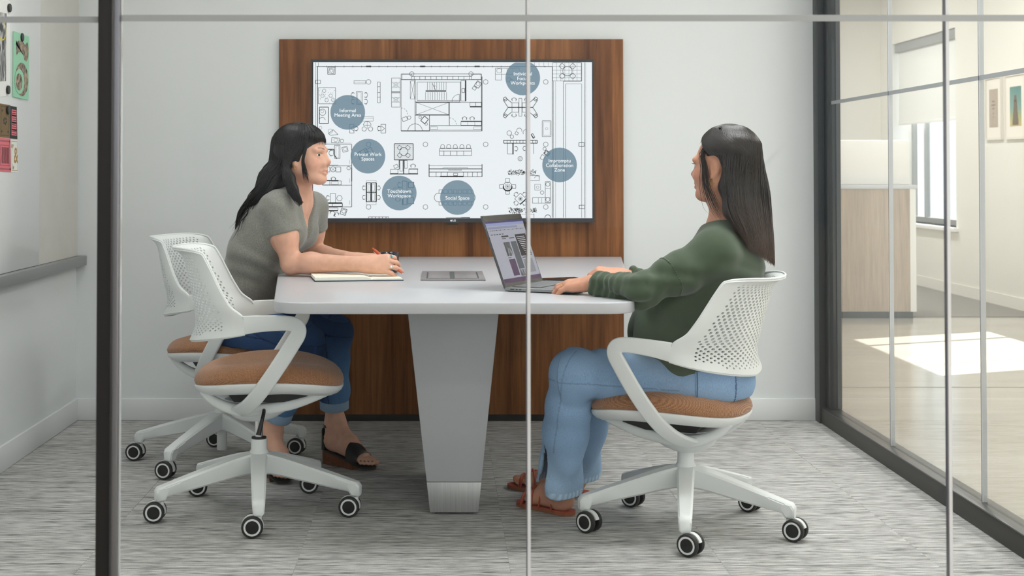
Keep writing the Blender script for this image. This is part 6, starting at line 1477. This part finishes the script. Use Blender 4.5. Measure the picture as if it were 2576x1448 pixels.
# ================================================================== things on the table
# notebook
nb_y0, nb_y1 = 5.085, 5.30; xa = float(atz(783, 705, TZ)[0]); xs_ = float(atz(921, 708, TZ)[0]); xe_ = float(atz(1022, 692, TZ)[0])
nb = empty('notebook', (xs_, (nb_y0+nb_y1)/2, TZ), R_(9)); bpy.context.view_layer.update()
tag(nb, 'open notebook with blank cream pages and a navy cover on the white table', 'notebook')
M_page = mat('cream_page', (238, 236, 222), .8); M_pe, nt, b = nodes('page_edges'); w1_ = nt.nodes.new('ShaderNodeTexWave'); w1_.bands_direction = 'Z'; w1_.inputs['Scale'].default_value = 300; nt.links.new(mapped(nt, (1, 1, 1)), w1_.inputs['Vector'])
nt.links.new(ramp(nt, w1_.outputs['Fac'], [(.2, lin(206, 202, 182)), (.8, lin(238, 235, 220))]), b.inputs['Base Color'])
M_navy = mat('navy_cover', (34, 52, 78), .6)
hw = .196; hy = (nb_y1-nb_y0)/2
def block(w_, th, nm, m):   # page block curling into the spine at x=0
    mb = MB(); xs = np.linspace(0, 1, 16); rings = []
    for x in xs:
        z = th*(1-.0)*np.interp(x, [0, .06, .14, .3, 1], [.55, .9, 1.12, 1.05, 1.0]); rings.append([(w_*x, -hy+.004, .0035), (w_*x, hy-.004, .0035), (w_*x, hy-.004, .0035+z), (w_*x, -hy+.004, .0035+z)])
    mb.loft(rings); o = mb.obj(nm, m, nb, smooth=True, auto=40); return o
MB().box((-hw-.003, -hy, .0004), (-.004, hy, .0032)).obj('cover_board', M_navy, nb, bevel=.0008)
MB().box((.004, -hy, .0004), (.115, hy, .0032)).obj('cover_board', M_navy, nb, bevel=.0008)
MB().box((-.0038, -hy, .0004), (.0038, hy, .0022)).obj('spine', M_navy, nb)
block(-hw, .0105, 'page_block', M_page); block(.112, .0045, 'page_block', M_page)
# mug
mx, my = at(979, 650, 5.50)[0], 5.50
mug = empty('mug', (mx, my, TZ), R_(130)); tag(mug, 'dark navy glazed mug behind the writing hand', 'mug'); M_mug = mat('navy_glaze', (22, 26, 48), .12, coat=.5)
bpy.context.view_layer.update()
MB().lathe([(0, .0004), (.028, .0004), (.033, .004), (.0355, .02), (.0365, .076), (.0355, .0775), (.0335, .076), (.0325, .02), (.028, .008), (0, .0075)], 40, cap=False).obj('mug_body', M_mug, mug, smooth=True, auto=60)
MB().tube(catmull([(.034, .0, .062), (.056, 0, .062), (.062, 0, .042), (.054, 0, .022), (.034, 0, .018)], 24), .0045, 8).obj('handle', M_mug, mug, smooth=True)
# phone
ph = empty('phone', tuple(atz(1408, 705, TZ)), R_(20)); tag(ph, 'black smartphone lying on the table behind the laptop', 'phone')
MB().box((-.075, -.036, .0003), (.075, .036, .0075)).obj('phone_body', M_dark, ph, bevel=.003)
MB().box((-.072, -.033, .0076), (.072, .033, .0080)).obj('phone_screen', mat('phone_glass', (16, 14, 18), .06), ph)
# laptop
LA = R_(-27); p_h = atz(1268, 733, TZ); LW, LD, LT = .312, .242, .0145
ux = np.array([math.cos(LA), math.sin(LA)]); uy = np.array([-math.sin(LA), math.cos(LA)])
lp = empty('laptop', (p_h[0]+uy[0]*LW/2, p_h[1]+uy[1]*LW/2, TZ), LA); tag(lp, 'open silver laptop with a web page on its screen', 'laptop')
M_alu = mat('laptop_aluminium', (150, 152, 154), .35, .75); M_key = mat('laptop_key', (118, 119, 121), .5); M_kb = mat('keyboard_well', (38, 38, 40), .5); M_lid = mat('laptop_lid_edge', (92, 94, 97), .3, .6)
base = MB().box((0, -LW/2, .002), (LD, LW/2, LT)).obj('laptop_base', M_alu, lp, bevel=.004, seg=3)
MB().box((.01, -LW/2+.01, .0003), (LD-.01, LW/2-.01, .0019)).obj('rubber_feet', M_dark, lp)
MB().box((.020, -.137, LT+.0001), (.118, .137, LT+.0006)).obj('keyboard_well', M_kb, base)
kme = MB().box((-.0077, -.0082, 0), (.0077, .0082, .0014)).mesh('key'); kme.materials.append(M_key)
for r_ in range(6):
    for c_ in range(15):
        if r_ == 5 and c_ in (4, 5, 6, 7, 8): continue
        o = bpy.data.objects.new('key', kme); COL.objects.link(o); o.parent = base; o.location = (.0285+r_*.0162, -.128+c_*.0183, LT+.0007)
o = MB().box((-.0077, -.045, 0), (.0077, .045, .0014)).obj('space_bar', M_key, base); o.location = (.0285+5*.0162, -.128+6*.0183, LT+.0007)
MB().box((.130, -.065, LT+.0001), (.215, .065, LT+.0005)).obj('trackpad', mat('trackpad', (142, 144, 146), .4, .5), base)
for x0, x1 in ((.022, .036), (.041, .048), (.053, .061)): MB().box((x0, -LW/2-.0004, .007), (x1, -LW/2+.0004, .0095)).obj('port', M_dark, base)
lid = empty('screen_lid', (.004, 0, LT-.004), 0, lp); lid.rotation_euler = (0, R_(-20), 0); LH = .246
# lid built upright in its own frame: z up, facing +x
def lpart(nm, lo, hi, m, bevel=0): o = MB().box(lo, hi).obj(nm, m, lid, bevel=bevel); return o
lpart('lid_shell', (-.006, -LW/2, .0), (0, LW/2, LH), M_lid, .002)
lpart('bezel', (.0001, -LW/2+.002, .002), (.0006, LW/2-.002, LH-.002), mat('laptop_bezel', (12, 11, 12), .12))
M_sbg = m_emit('page_background', (176, 176, 190), .75); lpart('screen', (.0007, -LW/2+.006, .014), (.0010, LW/2-.006, LH-.022), M_sbg)
sw, s0, sh = LW-.012, .014, LH-.036
def scr(nm, u0, v0, u1, v1, m, d=.0012): return lpart(nm, (d, -sw/2+sw*u0, s0+sh*(1-v1)), (d+.0002, -sw/2+sw*u1, s0+sh*(1-v0)), m)
M_bar = m_emit('menu_bar', (70, 56, 120), .6); M_tab = m_emit('tab_bar', (150, 158, 206), .75); M_img, nt, b = nodes('page_photo')
n_ = noise(nt, mapped(nt, (25, 25, 8)), 1.6, 4, .6, 2); nt.links.new(ramp(nt, n_, [(.35, lin(22, 22, 26)), (.5, lin(90, 92, 98)), (.66, lin(190, 190, 194))]), b.inputs['Emission Color']); b.inputs['Emission Strength'].default_value = .7; b.inputs['Base Color'].default_value = (.01, .01, .01, 1)
M_im2 = m_emit('page_photo_grey', (92, 96, 104), .7); M_im3 = m_emit('page_photo_dark', (44, 38, 46), .7); M_wht = m_emit('page_white', (235, 235, 240), .85); M_imp = m_emit('page_photo_plum', (84, 52, 92), .7); M_txt = m_emit('page_text', (60, 60, 66), .5)
scr('menu_bar', 0, 0, 1, .03, M_bar); scr('tab_bar', 0, .03, 1, .075, M_tab); scr('address_bar', .02, .09, .8, .125, m_emit('address_bar', (150, 154, 184), .7))
for k in range(26): scr('page_text', .03+k*.036, .145, .03+k*.036+.008+.016*((k*7) % 3)/2, .155, M_txt)
for k in range(5): scr('page_text', .05+k*.07, .21, .05+k*.07+.045, .222, M_txt)
scr('page_photo', .30, .245, .48, .27, M_im3); scr('page_photo', .66, .24, .95, .60, M_im3)
for k in range(11):
    z_ = .28+k*.03; scr('photo_stripe', .68+.012*k, z_, .90+.004*k, z_+.006, M_wht, .0015)
scr('page_photo', .30, .35, .46, .58, M_img); scr('page_photo', .49, .35, .64, .80, M_im2); scr('page_photo', .30, .63, .46, .90, M_imp); scr('page_photo', .49, .81, .64, .92, M_img); scr('page_photo', .67, .66, .92, .88, m_emit('page_photo_pale', (150, 150, 158), .7))
for u0, v0, u1 in ((.30, .60, .38), (.67, .62, .76), (.3, .285, .4), (.49, .285, .62)): scr('page_text', u0, v0, u1, v0+.012, M_txt)
scr('page_footer', .0, .93, 1, 1.0, M_imp)
